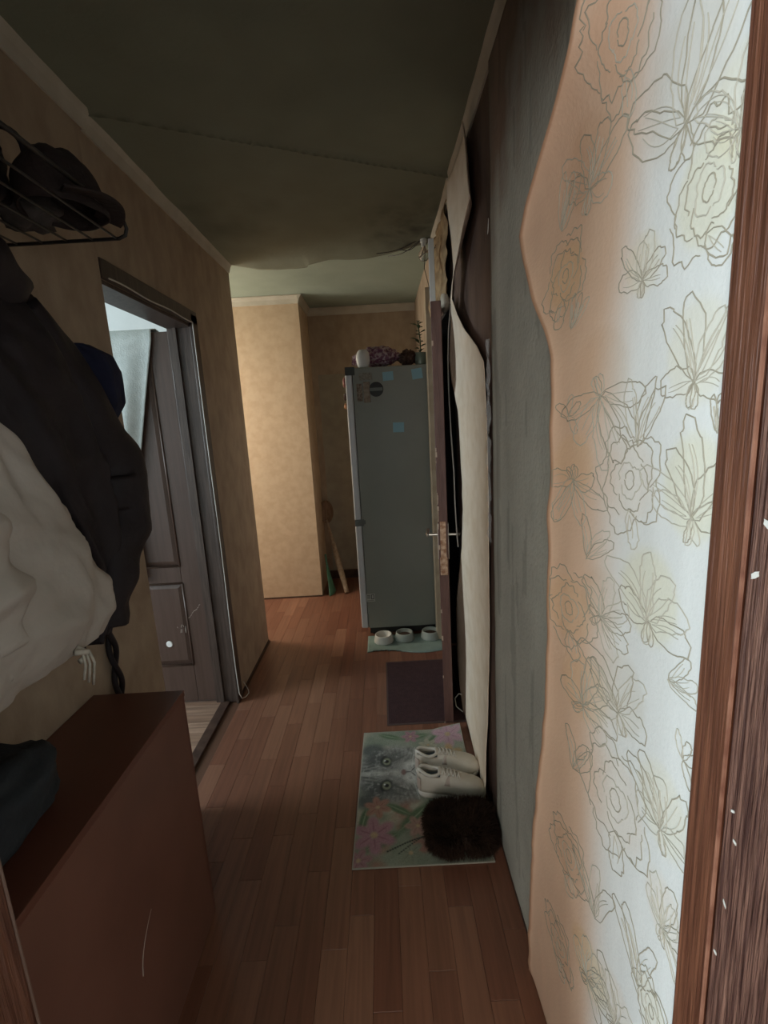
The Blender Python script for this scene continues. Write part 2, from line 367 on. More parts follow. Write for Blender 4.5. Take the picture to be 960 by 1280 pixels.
# ================================================================== side-room door
fr = MB(); fr.box(XL, XL + .014, 2.385, 2.462, 0, 2.045)
dfr = thing('door_frame', 'dark brown frame of the open side-room doorway on the left', 'door frame', (XL, 2.0, 0))
fr.build('side_casing', FRAME, dfr, bevel=.003)
B(XL, XL + .014, 1.652, 2.4615, 2.0, 2.062).build('top_casing', FRAME, dfr, bevel=.003)
j = MB(); j.box(XL - .118, XL + .002, 2.405, 2.458, 0, 2.0); j.build('side_jamb', FRAME, dfr, bevel=.002)
MB().box(XL - .085, XL - .07, 2.392, 2.405, 0, 1.985).build('door_stop', FRAME, dfr)
B(XL - .118, XL, 1.562, 2.405, 1.985, 1.999).build('head_jamb', FRAME, dfr)
# leaf swung into the room, hinged on the far jamb
lf = thing('door_1', 'dark brown panelled door standing open into the side room', 'door', (-1.0, 2.44, 0)); lf['kind'] = 'structure'
LX1, LX0, LY, LT = -1.004, -1.77, 2.452, .038
cols_x = [(LX0, LX0 + .10), (LX0 + .335, LX0 + .431), (LX1 - .10, LX1)]
st = MB()
st.box(LX0, LX0 + .10, LY - LT, LY, .012, 1.975); st.box(LX1 - .10, LX1, LY - LT, LY, .012, 1.975)
st.box(LX0 + .10, LX1 - .10, LY - LT, LY, .012, .235); st.box(LX0 + .10, LX1 - .10, LY - LT, LY, .705, .80); st.box(LX0 + .10, LX1 - .10, LY - LT, LY, 1.86, 1.975)
st.build('frame', LEAF, lf, bevel=.003)
def raised_panel(x0, x1, z0, z1, y):
    m = MB(); e = .028
    m.box(x0, x1, y + .012, y + .026, z0, z1)
    vs = [(x0, y + .012, z0), (x1, y + .012, z0), (x1, y + .012, z1), (x0, y + .012, z1), (x0 + e, y + .003, z0 + e), (x1 - e, y + .003, z0 + e), (x1 - e, y + .003, z1 - e), (x0 + e, y + .003, z1 - e)]
    m.add(vs, [(0, 1, 5, 4), (1, 2, 6, 5), (2, 3, 7, 6), (3, 0, 4, 7), (4, 5, 6, 7)])
    return m
pan_a = raised_panel(LX0 + .10, LX1 - .10, .80, 1.86, LY - LT).build('panel', LEAF, lf)
pan_b = raised_panel(LX0 + .10, LX1 - .10, .235, .705, LY - LT).build('panel', LEAF, lf)
def moulding(x0, x1, z0, z1, y):
    m = MB(); r = .006
    for a, b in (((x0, z0), (x1, z0)), ((x1, z0), (x1, z1)), ((x1, z1), (x0, z1)), ((x0, z1), (x0, z0))):
        m.tube([(a[0], y, a[1]), (b[0], y, b[1])], r, 6)
    return m
moulding(LX0 + .10, LX1 - .10, .80, 1.86, LY - LT).build('moulding', LEAF, pan_a, smooth=True)
moulding(LX0 + .10, LX1 - .10, .235, .705, LY - LT).build('moulding', LEAF, pan_b, smooth=True)
MB().lathe([(0, -.004), (.016, -.004), (.018, 0), (.016, .002)], (-1.222, LY - LT + .003, .36), 20, axis='y').build('round_disc', mat('white_disc', (.85, .85, .84), .4), pan_b)
sc = MB()
for k in range(9):
    t = k / 9; xx = -1.10 + .075 * t; zz = .505 + .075 * t + .004 * math.sin(k * 5)
    sc.tube([(xx, LY - LT - .0005, zz), (xx + .007, LY - LT - .0005, zz + .006)], .0013, 4)
for k in range(7):
    xx = -1.17 + .05 * rng.rand(); sc.tube([(xx, LY - LT + .002, .42 + .05 * rng.rand()), (xx + .004, LY - LT + .002, .43 + .05 * rng.rand())], .001, 4)
sc.build('scratch', mat('bare_wood_scratch', (.55, .48, .42), .7), lf)
hg = MB()
for z in (.25, 1.7): hg.tube([(-.997, LY - LT - .004, z), (-.997, LY - LT - .004, z + .09)], .006, 8)
hg.build('hinge', FRAME, lf)
# cloth hung over the top of the leaf
def drape(u, v):
    # u along x (right to left), v over the top: back .. front
    L0, L1 = .35, 1.25; t = -L0 + v * (L0 + L1)
    xr = -1.066 - .115 * max(0, t) / .47 * (1 if t < .6 else .6 / t * 1.0) if t > 0 else -1.07
    xr = -1.066 - .24 * min(max(t, 0), .9)
    x = xr - u * (1.74 + xr + .0) if False else xr + (-1.73 - xr) * u
    rip = .010 * math.sin(u * 26 + 2 * v) * min(1, abs(t) * 2.2) + .006 * math.sin(u * 11 + 1 + t * 3)
    if t > .03: y = LY - LT - .020 + rip - .012 * min(1, t * 3); z = 1.992 - t
    elif t < -.03: y = LY + .018 + abs(rip); z = 1.992 + t
    else: a = (t + .03) / .06; y = LY + .018 - a * (LT + .038); z = 1.984 + .008 * math.sin(a * PI) - .0
    return (x, y, z)
tag(MB().grid(drape, 70, 60).build('cloth', CLOTHW, smooth=True, solid=.003), 'pale grey cloth draped over the top of the open side-room door', 'cloth')
# cable along the frame
cp = []
for t in np.linspace(0, 1, 40):
    cp.append((XL + .019, 2.384 - .010 * math.sin(t * 9) * t + (.0 if t < .55 else .02 * (t - .55)), 2.0 - t * 1.90))
cp += [(XL + .022, 2.385, .06), (XL + .03, 2.395, .025), (XL + .04, 2.43, .012), (XL + .045, 2.47, .010), (XL + .035, 2.50, .012), (XL + .025, 2.49, .05), (XL + .02, 2.475, .08)]
cp2 = [(XL + .019, 1.68 + .70 * t, 2.004 + .003 * math.sin(t * 12)) for t in np.linspace(0, 1, 20)]
tag(MB().tube(cp2 + cp, .0028, 6).build('cable', CABLE, smooth=True), 'thin pale cable tacked round the side-room door frame and looped at its foot', 'cable')

# ================================================================== entrance door on the right
d2 = thing('door_2', 'brown inner entrance door ajar, seen on its edge', 'door', (.335, 2.95, 0)); d2['kind'] = 'structure'
ang = math.atan2(.105, .84); LL = .85
DLEAF = mat('brown_painted_door_edge', (.090, .042, .034), .5, (.13, .065, .052), 8, bump=.2, bscale=30, stretch=(8, 8, 1))
def dl(s, o, z):   # s from hinge (0) to free edge (LL); o = offset across thickness
    return (.345 - s * math.sin(ang) + o * math.cos(ang), 2.955 - s * math.cos(ang) - o * math.sin(ang), z)
def dbox(m, s0, s1, o0, o1, z0, z1):
    vs = [dl(s, o, z) for z in (z0, z1) for s, o in ((s0, o0), (s1, o0), (s1, o1), (s0, o1))]
    m.add(vs, [(0, 1, 2, 3), (7, 6, 5, 4), (0, 4, 5, 1), (1, 5, 6, 2), (2, 6, 7, 3), (3, 7, 4, 0)]); return m
TH = .044
d2leaf = dbox(MB(), 0, LL, -.005, TH - .005, .012, 1.975).build('leaf', DLEAF, d2, bevel=.002)
dbox(MB(), LL, LL + .0025, .004, TH - .014, .80, 1.03).build('lock_plate', BRASS, d2leaf)
dbox(dbox(MB(), LL - .002, LL + .006, .0, TH - .010, .775, .86), LL, LL + .008, .010, TH - .02, .90, .93).build('lock_case', BRASS, d2leaf, bevel=.002)
for sgn in (-1, 1):
    base = -.005 if sgn < 0 else TH - .005
    m = MB(); s0 = LL - .06; z = .955
    m.tube([dl(s0, base, z), dl(s0, base + sgn * .045, z)], .007, 10)
    m.tube([dl(s0, base + sgn * .045, z), dl(s0 - .012, base + sgn * .052, z), dl(s0 - .10, base + sgn * .052, z)], .008, 10)
    m.lathe([(0, 0), (.011, 0), (.011, .006), (0, .006)], dl(s0, base + sgn * .052 - .003, z), 14, axis='x')
    dbox(m, s0 - .018, s0 + .018, base + (0 if sgn > 0 else -.004), base + (.004 if sgn > 0 else 0), .84, 1.01)
    m.build('door_handle', CHROME, d2leaf, smooth=False)
chp = MB()
for k in range(26):
    z = .98 + rng.rand() * .18 if k < 16 else rng.rand() * 1.9
    a = .004 + .008 * rng.rand(); dbox(chp, LL, LL + .001, -.006, -.006 + a * .7, z, z + a * 2)
chp.build('chipped_paint', mat('bare_chip_wood', (.45, .34, .26), .8), d2leaf)
d3 = struct(B(XR + .105, XR + .135, 2.20, 3.02, 0, 2.06).build('door_3', BLACKST, bevel=.003), 'black outer entrance door behind the brown one', 'door')
struct(MB().box(XR + .002, XR + .12, 2.2405, 2.255, 0, 2.02).box(XR + .002, XR + .12, 2.965, 2.9795, 0, 2.02).box(XR + .002, XR + .12, 2.255, 2.965, 2.005, 2.0195).build('trim_8', BLACKST), 'black lining of the entrance doorway', 'trim')
CASE = mat('pale_far_casing', (.50, .42, .30), .7, (.40, .32, .22), 12)
struct(B(XR - .050, XR, 3.02, 3.10, 0, 2.26).build('trim_9', CASE, bevel=.003), 'pale casing at the far side of the entrance door', 'trim')
# bits above the door
tag(B(.262, .288, 2.36, 2.372, 2.0, 2.30).build('plastic_strip', WHITEP, bevel=.002), 'white plastic strip standing above the brown door edge', 'strip')
def lump(name, c, r, m, seed=0, amp=.25, sc=9, parent=None, nu=22, nv=14, sq=1.):
    def P(u, v):
        t = u * 2 * PI; p = (v - .5) * PI; d = Vector((math.cos(p) * math.cos(t), math.cos(p) * math.sin(t), math.sin(p)))
        d2_ = Vector([math.copysign(abs(k) ** sq, k) for k in d])
        k = 1 + amp * noise.noise(d * sc * .3 + Vector((seed, 0, 0))) + amp * .4 * noise.noise(d * sc * .9 + Vector((seed, 3, 0)))
        return (c[0] + d2_.x * r[0] * k, c[1] + d2_.y * r[1] * k, c[2] + d2_.z * r[2] * k)
    return MB().grid(P, nu, nv, closed=True)
tag(lump('', (.318, 2.27, 2.00), (.022, .030, .042), FOAM, 3).build('foam_lump', FOAM, smooth=True), 'round pale foam lump at the top of the entrance doorway', 'foam')
# bulb and wires
bl = thing('light_bulb', 'unlit round bulb hanging on loose wires at the ceiling above the entrance door', 'light bulb', (.29, 2.93, 2.42))
MB().lathe([(.002, -.040), (.016, -.037), (.027, -.026), (.031, -.008), (.028, .008), (.018, .022), (.013, .034)], (.295, 2.90, 2.405), 20).build('glass', GLASS, bl, smooth=True)
MB().lathe([(.013, .034), (.0135, .058), (.018, .060), (.018, .082), (.004, .086)], (.295, 2.90, 2.405), 16).build('socket', WHITEP, bl)
wm = MB()
for k, (x0, y0) in enumerate([(.03, 3.03), (.10, 3.09), (.16, 2.98)]):
    wm.tube([(x0 + (.292 - x0) * t, y0 + (2.90 - y0) * t, 2.462 + .030 * t - .020 * math.sin(t * PI) * (1 + .3 * k)) for t in np.linspace(0, 1, 12)], .0022, 5)
wm.tube([(.30, 2.88, 2.44), (.27, 2.80, 2.36), (.25, 2.72, 2.33), (.29, 2.6, 2.33), (.32, 2.48, 2.30)], .002, 5)
wm.build('wires', STEELB, bl)
hw = MB(); hw.tube([(.30, 2.86, 2.43), (.285, 2.8, 2.3), (.30, 2.75, 2.2), (.31, 2.72, 2.12), (.30, 2.66, 2.10)], .002, 5)
hw.tube([(.325, 2.55, 2.34), (.305, 2.5, 2.30), (.27, 2.42, 2.32), (.255, 2.38, 2.28)], .0018, 5)
tag(hw.build('wire_ends', STEELB), 'loose thin wires dangling beside the top of the brown door', 'wires')

# ================================================================== wallpapers on the right wall
def poly_eval(pts, z):
    zs = [p[1] for p in pts]; ys = [p[0] for p in pts]
    return float(np.interp(z, zs, ys))
near_edge = [(1.03, .0), (.995, .16), (.955, .3), (.90, .5), (.862, .69), (.815, .88), (.800, 1.07), (.797, 1.22), (.799, 1.38), (.797, 1.50), (.796, 1.58), (.83, 1.63), (.888, 1.69), (.94, 1.765), (.962, 1.82), (.93, 1.86), (.85, 1.905), (.785, 1.943), (.735, 1.975), (.71, 2.02), (.69, 2.15), (.68, 2.6)]
def peel(z):      # how far the loose left edge stands off the wall
    return .042 * min(1, max(0, (z - .02) / .55)) ** .8 + .004
def sheet_x(y, z):
    ye = poly_eval(near_edge, z); y0 = .60; t = min(1.15, max(0, (y - y0) / max(.05, ye - y0)))
    lift = peel(z) * t ** 1.6 + .006 * math.exp(-(ye - y) / .012)
    return XR - .024 - lift - .0030 * math.sin(y * 19 + z * .7) * (1 - .6 * t) - .0022 * noise.noise(Vector((y * 4, z * 1.7, 0))) - .004 * t * noise.noise(Vector((3, z * 3.1, 0)))
FLW = attr_mat('floral_wallpaper', .62, .10, 170)
cols = []
PEACH = np.array([.80, .565, .41]); DAYLIT_CREAM = np.array([.83, .83, .80])
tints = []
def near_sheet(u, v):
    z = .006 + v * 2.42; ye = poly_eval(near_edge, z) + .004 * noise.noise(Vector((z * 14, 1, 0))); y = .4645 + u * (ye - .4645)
    daylight_edge = .672 - .06 * min(1, max(0, (z - 1.45) / .5)) + .02 * noise.noise(Vector((0, z * 1.6, 5)))
    k = min(1, max(0, (y - daylight_edge + .05) / .11)); k = k * k * (3 - 2 * k)
    c = DAYLIT_CREAM * (1 - k) + PEACH * k  # daylight on the near part is painted into the paper colour as cream
    c = c * (1 + .035 * noise.noise(Vector((y * 40, z * 8, 3))) + .04 * noise.noise(Vector((y * 6, z * 5, 9))))
    for (ty, tz, ry, rz, tc, ts) in tints:
        d = ((y - ty) / ry) ** 2 + ((z - tz) / rz) ** 2
        if d < 1.6:
            a = ts / (1 + math.exp((d - 1) * 9)); c = c * (1 - a) + c * np.array(tc) * a
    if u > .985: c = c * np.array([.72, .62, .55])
    cols.append((*np.clip(c, 0, 1), 1))
    return (sheet_x(y, z), y, z)
# flowers: y, z, size, rotation, kind (0 open flower from the side, 1 rose, 2 bud, 3 small)
flowers = []
def img_fl(px, py, h, kind, rot):  # sheet point seen along the ray through (px, py); h = height in photo pixels
    d = fw + rt * ((px - 480) / F) - up * ((py - 640) / F); t = (XR - .027) / d.x
    for _ in range(12):
        P = cam.location + d * t; t = t * .4 + .6 * sheet_x(P.y, P.z) / d.x
    P = cam.location + d * t
    flowers.append((P.y, P.z, h / F * (P - cam.location).dot(fw) * .5, kind, rot)); return P
for a in [(738, 205, 130, 0, .3), (708, 345, 95, 1, .4), (718, 392, 60, 2, .3), (805, 330, 90, 0, .1), (862, 95, 230, 0, .1), (888, 235, 170, 1, -.3),
          (780, 40, 150, 1, .1), (872, 440, 160, 0, .2), (752, 465, 130, 0, 3.0), (800, 520, 120, 2, .0), (788, 600, 130, 1, .1), (718, 580, 90, 0, 3.1), (712, 520, 60, 3, 0), (868, 610, 170, 0, -.2),
          (735, 675, 80, 2, .4), (712, 760, 100, 1, .2), (752, 750, 100, 0, 1.2), (812, 745, 150, 0, .0), (838, 825, 90, 2, 1.2), (730, 860, 110, 0, .5), (775, 865, 130, 0, -.3),
          (718, 940, 80, 2, .3), (770, 1000, 150, 1, .3), (828, 1010, 140, 0, -.2), (712, 1070, 90, 1, .4), (745, 1120, 110, 2, -.2),
          (830, 1140, 110, 0, .3), (800, 1200, 130, 2, -.3), (700, 1180, 80, 1, .3), (735, 1205, 100, 0, .6), (770, 1260, 110, 0, .2), (930, 120, 160, 0, .2), (705, 260, 90, 2, .2), (900, 520, 70, 2, 0), (855, 950, 80, 3, .2), (815, 1265, 90, 1, .2)]:
    P = img_fl(*a); fy, fz, fs_, kd, ro = flowers[-1]
    if kd in (0, 1): tints.append((fy, fz, fs_ * .75, fs_ * .8, [(.98, .95, .86), (.93, .90, .86), (.97, .94, .80), (.99, .93, .88)][len(flowers) % 4], .9))
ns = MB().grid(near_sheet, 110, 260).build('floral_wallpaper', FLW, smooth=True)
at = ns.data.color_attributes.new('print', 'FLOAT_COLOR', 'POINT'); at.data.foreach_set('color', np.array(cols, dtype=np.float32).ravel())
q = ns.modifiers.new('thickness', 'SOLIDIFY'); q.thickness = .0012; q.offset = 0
tag(ns, 'peach wallpaper, daylight painted in as cream on its near side, with large outlined flowers peeling at its left edge', 'wallpaper')
ribs = [MB(), MB()]
def ribbon(pts, wdt, which):
    pts = [p for p in pts]
    vs = []; fs = []; n = len(pts)
    for i, (y, z) in enumerate(pts):
        a = pts[max(0, i - 1)]; b = pts[min(n - 1, i + 1)]; dy, dz = b[0] - a[0], b[1] - a[1]; L = math.hypot(dy, dz) or 1
        ny, nz = -dz / L, dy / L; ww = wdt * (.45 + .55 * math.sin(PI * min(1, .12 + i / max(1, n - 1) * .76)))
        for s_, off in ((-1, .0010), (0, .0019), (1, .0010)):
            yy, zz = y + ny * ww * s_, z + nz * ww * s_; vs.append((sheet_x(yy, zz) - off, yy, zz))
    for i in range(n - 1):
        k = i * 3; fs += [(k, k + 1, k + 4, k + 3), (k + 1, k + 2, k + 5, k + 4)]
    ribs[which].add(vs, fs)
def petal(cy, cz, a, L, W, wdt, vein=True):
    """outline of one petal from the flower centre, uneven and pointed, plus veins"""
    r1, r2 = random.uniform(.8, 1.2), random.uniform(.8, 1.2); bend = random.uniform(-.25, .25); ph = random.random() * 9
    pts = []
    for k in range(25):
        t = k / 24 * 2 - 1; s_ = 1 - abs(t); side = 1 if t > 0 else -1
        l = L * (1 - (abs(t)) ** 1.7) ; wv = W * math.sin(PI * min(1, (1 - abs(t)) ** .75 * .5 + .5 * (1 - abs(t)))) * (r1 if side > 0 else r2) if False else W * (abs(t) ** .55) * ((1 - abs(t)) ** .45) * 1.35 * (r1 if side > 0 else r2)
        wv += W * .22 * noise.noise(Vector((t * 5, ph, 0))) + W * .08 * noise.noise(Vector((t * 15, ph, 0)))
        l += L * .12 * noise.noise(Vector((t * 6, ph, 3))) + L * .06 * max(0, 1 - abs(t) * 7)
        pts.append((l, side * wv + bend * l * l / L))
    ca, sa = math.cos(a), math.sin(a)
    tr = lambda l, w_: (cy - (l * sa + w_ * ca), cz + (l * ca - w_ * sa))
    q = [tr(*p) for p in pts]; q = [(y, z) for y, z in q if .466 < y < poly_eval(near_edge, z) - .004 and .01 < z < 2.40]
    if len(q) > 4: ribbon(q, wdt, 0 if random.random() < .6 else 1)
    if vein:
        for s_ in random.sample([-.35, -.1, .15, .4], 2):
            v = [tr(L * (.12 + .65 * t), s_ * W * math.sin(t * 2.2) + bend * (L * t) ** 2 / L) for t in np.linspace(0, 1, 9)]
            v = [(y, z) for y, z in v if .466 < y < poly_eval(near_edge, z) - .004 and .01 < z < 2.40]
            if len(v) > 3: ribbon(v, wdt * .6, 1)
for (fy, fz, s_, kd, ro) in flowers:
    wdt = min(.0010, .00045 + s_ * .0065)
    if kd == 0:
        cz_ = fz - s_ * .45; 
        for k, da in enumerate([-1.5, -.8, -.25, .3, .85, 1.6]): petal(fy, cz_, ro + da + random.uniform(-.12, .12), s_ * random.uniform(.95, 1.45) * (.8 if abs(da) > 1 else 1), s_ * .36, wdt)
        for k in range(3): petal(fy, cz_, ro + PI + random.uniform(-.5, .5), s_ * .4, s_ * .14, wdt * .7, False)
    elif kd == 1:
        for ring, (n, rad) in enumerate([(2, .16), (3, .34), (4, .56), (4, .80), (5, 1.0)]):
            for k in range(n):
                a = ro + k * 2 * PI / n + ring * .7 + random.uniform(-.2, .2); pts = []
                for t in np.linspace(-.95, .95, 18):
                    r_ = rad * s_ * (.86 + .26 * math.cos(t * 1.5) ** 2 + .22 * math.sin(k * 5.3 + ring) * t * .5 + .16 * noise.noise(Vector((t * 4, k, ring + fy * 9))))
                    pts.append((fy + r_ * .9 * math.sin(a + t * 2.6 / n * 1.25), fz + r_ * math.cos(a + t * 2.6 / n * 1.25)))
                pts = [(y, z) for y, z in pts if .466 < y < poly_eval(near_edge, z) - .004 and .01 < z < 2.40]
                if len(pts) > 3: ribbon(pts, wdt, 0 if ring != 1 else 1)
        petal(fy, fz - s_ * .6, ro + PI - .5, s_ * .7, s_ * .3, wdt)
    elif kd == 2:
        for da in (-.35, .1, .5): petal(fy, fz - s_ * .6, ro + da, s_ * 1.3, s_ * .28, wdt)
    else:
        for da in (-.9, 0, .9, 2.4): petal(fy, fz, ro + da, s_ * .8, s_ * .25, wdt, False)
r1 = ribs[0].build('flower_outline', LINE, ns, smooth=True); r1['kind'] = 'stuff'; r2 = ribs[1].build('pale_flower_outline', LINE2, ns, smooth=True); r2['kind'] = 'stuff'

# second sheet: plain beige strip by the entrance door, torn on both sides
L_edge = [(2.16, .0), (2.30, .10), (2.36, .20), (2.36, .35), (2.33, .5), (2.19, .75), (2.10, .9), (2.07, 1.03), (2.06, 1.3), (2.045, 1.45), (2.05, 1.52), (2.13, 1.60), (2.20, 1.66), (2.23, 1.75), (2.19, 1.84), (2.14, 1.91), (2.08, 1.96), (2.03, 2.05), (2.07, 2.2), (2.13, 2.33), (2.14, 2.44)]
R_edge = [(1.60, .0), (1.60, .1), (1.61, .245), (1.60, .5), (1.57, .8), (1.55, 1.0), (1.53, 1.3), (1.525, 1.5), (1.53, 1.66), (1.62, 1.72), (1.80, 1.80), (1.93, 1.88), (1.99, 1.95), (1.93, 2.02), (1.86, 2.06), (1.75, 2.12), (1.62, 2.16), (1.655, 2.22), (1.68, 2.30), (1.71, 2.38), (1.75, 2.44)]
def strip2(u, v):
    z = .02 + v * 2.415; a = poly_eval(R_edge, z) + .004 * noise.noise(Vector((z * 20, 2, 0))); b = poly_eval(L_edge, z) + .012 * noise.noise(Vector((z * 16, 5, 0)))
    y = a + u * (b - a)
    free = min(1, max(0, (z - 1.2) / .8)); curl = (.006 + .030 * free) * math.exp(-(y - a) / .06) + (.010 + .018 * free) * math.exp(-(b - y) / .07)
    low = .03 * max(0, 1 - z / .35)
    return (XR - .006 - curl - .012 * free * math.sin(u * PI) - .003 * math.sin(z * 7 + u * 3) - low * (1 - u) * .6, y, z)
s2 = MB().grid(strip2, 40, 160).build('torn_wallpaper', PAPER_EDGE, smooth=True, solid=.002)
tag(s2, 'plain beige wallpaper strip torn on both edges beside the entrance door', 'wallpaper')
# third: brown crumpled scraps over the entrance door
def scrap(u, v):
    z = 2.03 + v * .39; b = 2.24 + .05 * noise.noise(Vector((z * 9, 0, 0))); e = 2.95 + .10 * noise.noise(Vector((z * 7, 4, 0))) - .1 * (1 - v)
    y = b + u * (e - b); return (XR - .012 - .035 * abs(noise.noise(Vector((y * 9, z * 10, 1)))) - .020 * (1 - v), y, z)
tag(MB().grid(scrap, 40, 30).build('wallpaper_scrap', PAPER_BACK, smooth=True, solid=.002), 'crumpled brown wallpaper scrap hanging above the entrance door', 'wallpaper')
# plastic film along the plaster edge
def film(u, v):
    z = 1.08 + v * .64; return (XR - .020 - .005 * math.sin(z * 53 + u * 5) - .006 * noise.noise(Vector((z * 30, u * 2, 0))), 1.490 + .022 * u + .010 * noise.noise(Vector((z * 17, u, 0))), z)
tag(MB().grid(film, 8, 60).build('plastic_film', FILM, smooth=True), 'clear crinkled plastic film along the edge of the grey plaster strip', 'plastic film')
tag(MB().add([(XR - .022, 1.472, 2.00), (XR - .022, 1.462, 2.015), (XR - .020, 1.468, 2.04), (XR - .018, 1.478, 2.008)], [(0, 1, 2), (0, 2, 3)]).build('paper_bit', WHITEP, solid=.001), 'tiny white paper bit stuck on the dark wall near the plaster edge', 'paper')
# white cable beside the strip
cb = [(XR - .030, 2.23 + .03 * math.sin(t * 5), 1.93 - t * 1.07) for t in np.linspace(0, 1, 12)]
cb = [(XR - .03, 2.14, 1.96), (XR - .034, 2.20, 1.88), (XR - .036, 2.235, 1.75), (XR - .036, 2.235, 1.60), (XR - .036, 2.20, 1.42), (XR - .034, 2.16, 1.25), (XR - .034, 2.15, 1.10), (XR - .030, 2.15, .98), (XR - .028, 2.13, .90)]
tag(MB().tube(cb, .0032, 6).build('cable', CABLE, smooth=True), 'white cable hanging in a bow along the strip beside the entrance door', 'cable')
lp = [(XR - .015, 2.19, .0065), (XR - .045, 2.22, .02), (XR - .05, 2.23, .06), (XR - .03, 2.225, .09), (XR - .02, 2.20, .10)]
tag(MB().tube(lp, .003, 6).build('cable_end', CABLE, smooth=True), 'small pale cable loop at the foot of the entrance doorway', 'cable')

# ================================================================== cabinet and left wall things
cb_ = thing('shoe_cabinet', 'low brown laminate cabinet against the left wall', 'cabinet', (-.74, .85, 0))
CX0, CX1, CY0, CY1, CZ = XL + .015, -.608, .475, 1.245, .768
B(CX0, CX1, CY0, CY1, CZ - .018, CZ).build('top_panel', CABTOP, cb_, bevel=.0015)
B(CX0, CX1 - .017, CY1 - .017, CY1 - .001, 0, CZ - .0185).build('side_panel', CABFR, cb_, bevel=.001)
B(CX0, CX1 - .017, CY0, CY0 + .016, 0, CZ - .0185).build('side_panel', CABFR, cb_, bevel=.001)
B(CX1 - .0165, CX1 - .001, CY0, CY1 - .017, .0, CZ - .0185).build('front_panel', CABFR, cb_, bevel=.001)
B(CX1 - .0165, CX1 - .003, CY1 - .0165, CY1, .0, CZ - .0185).build('edge_strip', CABTOP, cb_, bevel=.001)
B(CX0, CX0 + .006, CY0 + .0165, CY1 - .0175, 0, CZ - .0185).build('back_panel', CABFR, cb_)
s = MB(); s.tube([(CX1 - .0005, .86 + .05 * t + .02 * t * t, .29 + .10 * t ** .6) for t in np.linspace(0, 1, 14)], [.0004 + .0010 * (1 - t) for t in np.linspace(0, 1, 14)], 5)
s.build('scratch', mat('bare_scratch', (.52, .42, .36), .7), cb_)

tag(B(XL + .012, XL + .030, .50, 1.012, .94, 1.70).build('wall_board', CABFR, bevel=.002), 'brown board fixed to the left wall behind the jackets', 'board')
rk = thing('coat_rack', 'black wire hat shelf fixed to the left wall above the jackets', 'coat rack', (XL + .012, .9, 1.9))
zs = 1.943;  RX0, RX1, RY0, RY1 = XL + .014, -.560, .50, 1.20
MB().tube([(RX0, RY1, zs), (RX1 - .02, RY1, zs), (RX1 - .005, RY1, zs + .006), (RX1, RY1, zs + .02), (RX1, RY1 - .01, zs + .033), (RX1, RY1 - .05, zs + .036)], .0042, 8).build('end_rail', STEELB, rk, smooth=True)
MB().tube([(RX1, RY1 - .05, zs + .036), (RX1, RY0, zs + .036)], .0042, 8).build('front_rail', STEELB, rk, smooth=True)
MB().tube([(RX0 + .005, RY1, zs), (RX0 + .005, RY0, zs)], .0042, 8).build('wall_rail', STEELB, rk, smooth=True)
for x_ in (-.815, -.757, -.699, -.641, -.585):
    MB().tube([(x_, RY1, zs), (x_, RY0, zs)], .0026, 6).build('rod', STEELB, rk, smooth=True)
for y_ in (.62, .85, 1.08):
    MB().tube([(RX0, y_, zs - .005), (RX0 + .005, y_, 1.84), (RX0 + .035, y_, 1.81), (RX0 + .065, y_, 1.825), (RX0 + .07, y_, 1.85)], .004, 6).build('hook', STEELB, rk, smooth=True)
# headwear on the shelf
def cap_shape(c, rx, ry, rz, seed):
    def P(u, v):
        t = u * 2 * PI; p = v * PI * .5
        k = 1 + .13 * noise.noise(Vector((math.cos(t) * 1.3, math.sin(t) * 1.3, v * 2 + seed)))
        return (c[0] + rx * k * math.cos(t) * math.cos(p) ** .6, c[1] + ry * k * math.sin(t) * math.cos(p) ** .6, c[2] + rz * k * math.sin(p) ** .9)
    return MB().grid(P, 32, 14, closed=True)
cp_ = thing('cap', 'dark brown rounded cap lying on the end of the wire shelf', 'cap', (-.64, 1.10, zs + .004))
cap_shape((-.640, 1.10, zs + .016), .078, .085, .112, 2).build('crown', CAPC, cp_, smooth=True, solid=.004)
def brim(u, v):
    t = -.9 + u * 1.8; r = .07 + .055 * v; return (-.645 + r * math.cos(t), 1.09 + r * 1.0 * math.sin(t), zs + .028 - .010 * v + .010 * math.cos(t * 1.6))
MB().grid(brim, 24, 8).build('brim', CAPC, cp_, smooth=True, solid=.006)
bg = thing('bag', 'black soft bag with a strap loop on the wire shelf, left of the cap', 'bag', (-.77, .95, zs + .004))
lump('', (-.785, 1.00, zs + .080), (.070, .11, .074), BLKCLOTH, 5, .3, 8, nu=36, nv=24, sq=.8).build('body', BLKCLOTH, bg, smooth=True)
lump('', (-.800, 1.085, zs + .165), (.042, .038, .044), BLKCLOTH, 9, .2, 8).build('pouch', CAPC, bg, smooth=True)
sp = [(-.775 + .045 * math.sin(t * PI) + .04 * t, 1.10 + .02 * t, zs + .195 - .13 * t + .03 * math.sin(t * PI)) for t in np.linspace(0, 1, 14)]
MB().tube(sp, .006, 8).build('strap', BLKCLOTH, bg, smooth=True)
tag(lump('', (-.735, 1.135, zs + .042), (.060, .055, .040), GREYC, 4, .3, 8).build('glove', mat('dark_grey_wool', (.07, .06, .055), .9, (.12, .10, .095), 30, bump=.3), smooth=True), 'dark grey crumpled glove between the bag and the cap', 'glove')

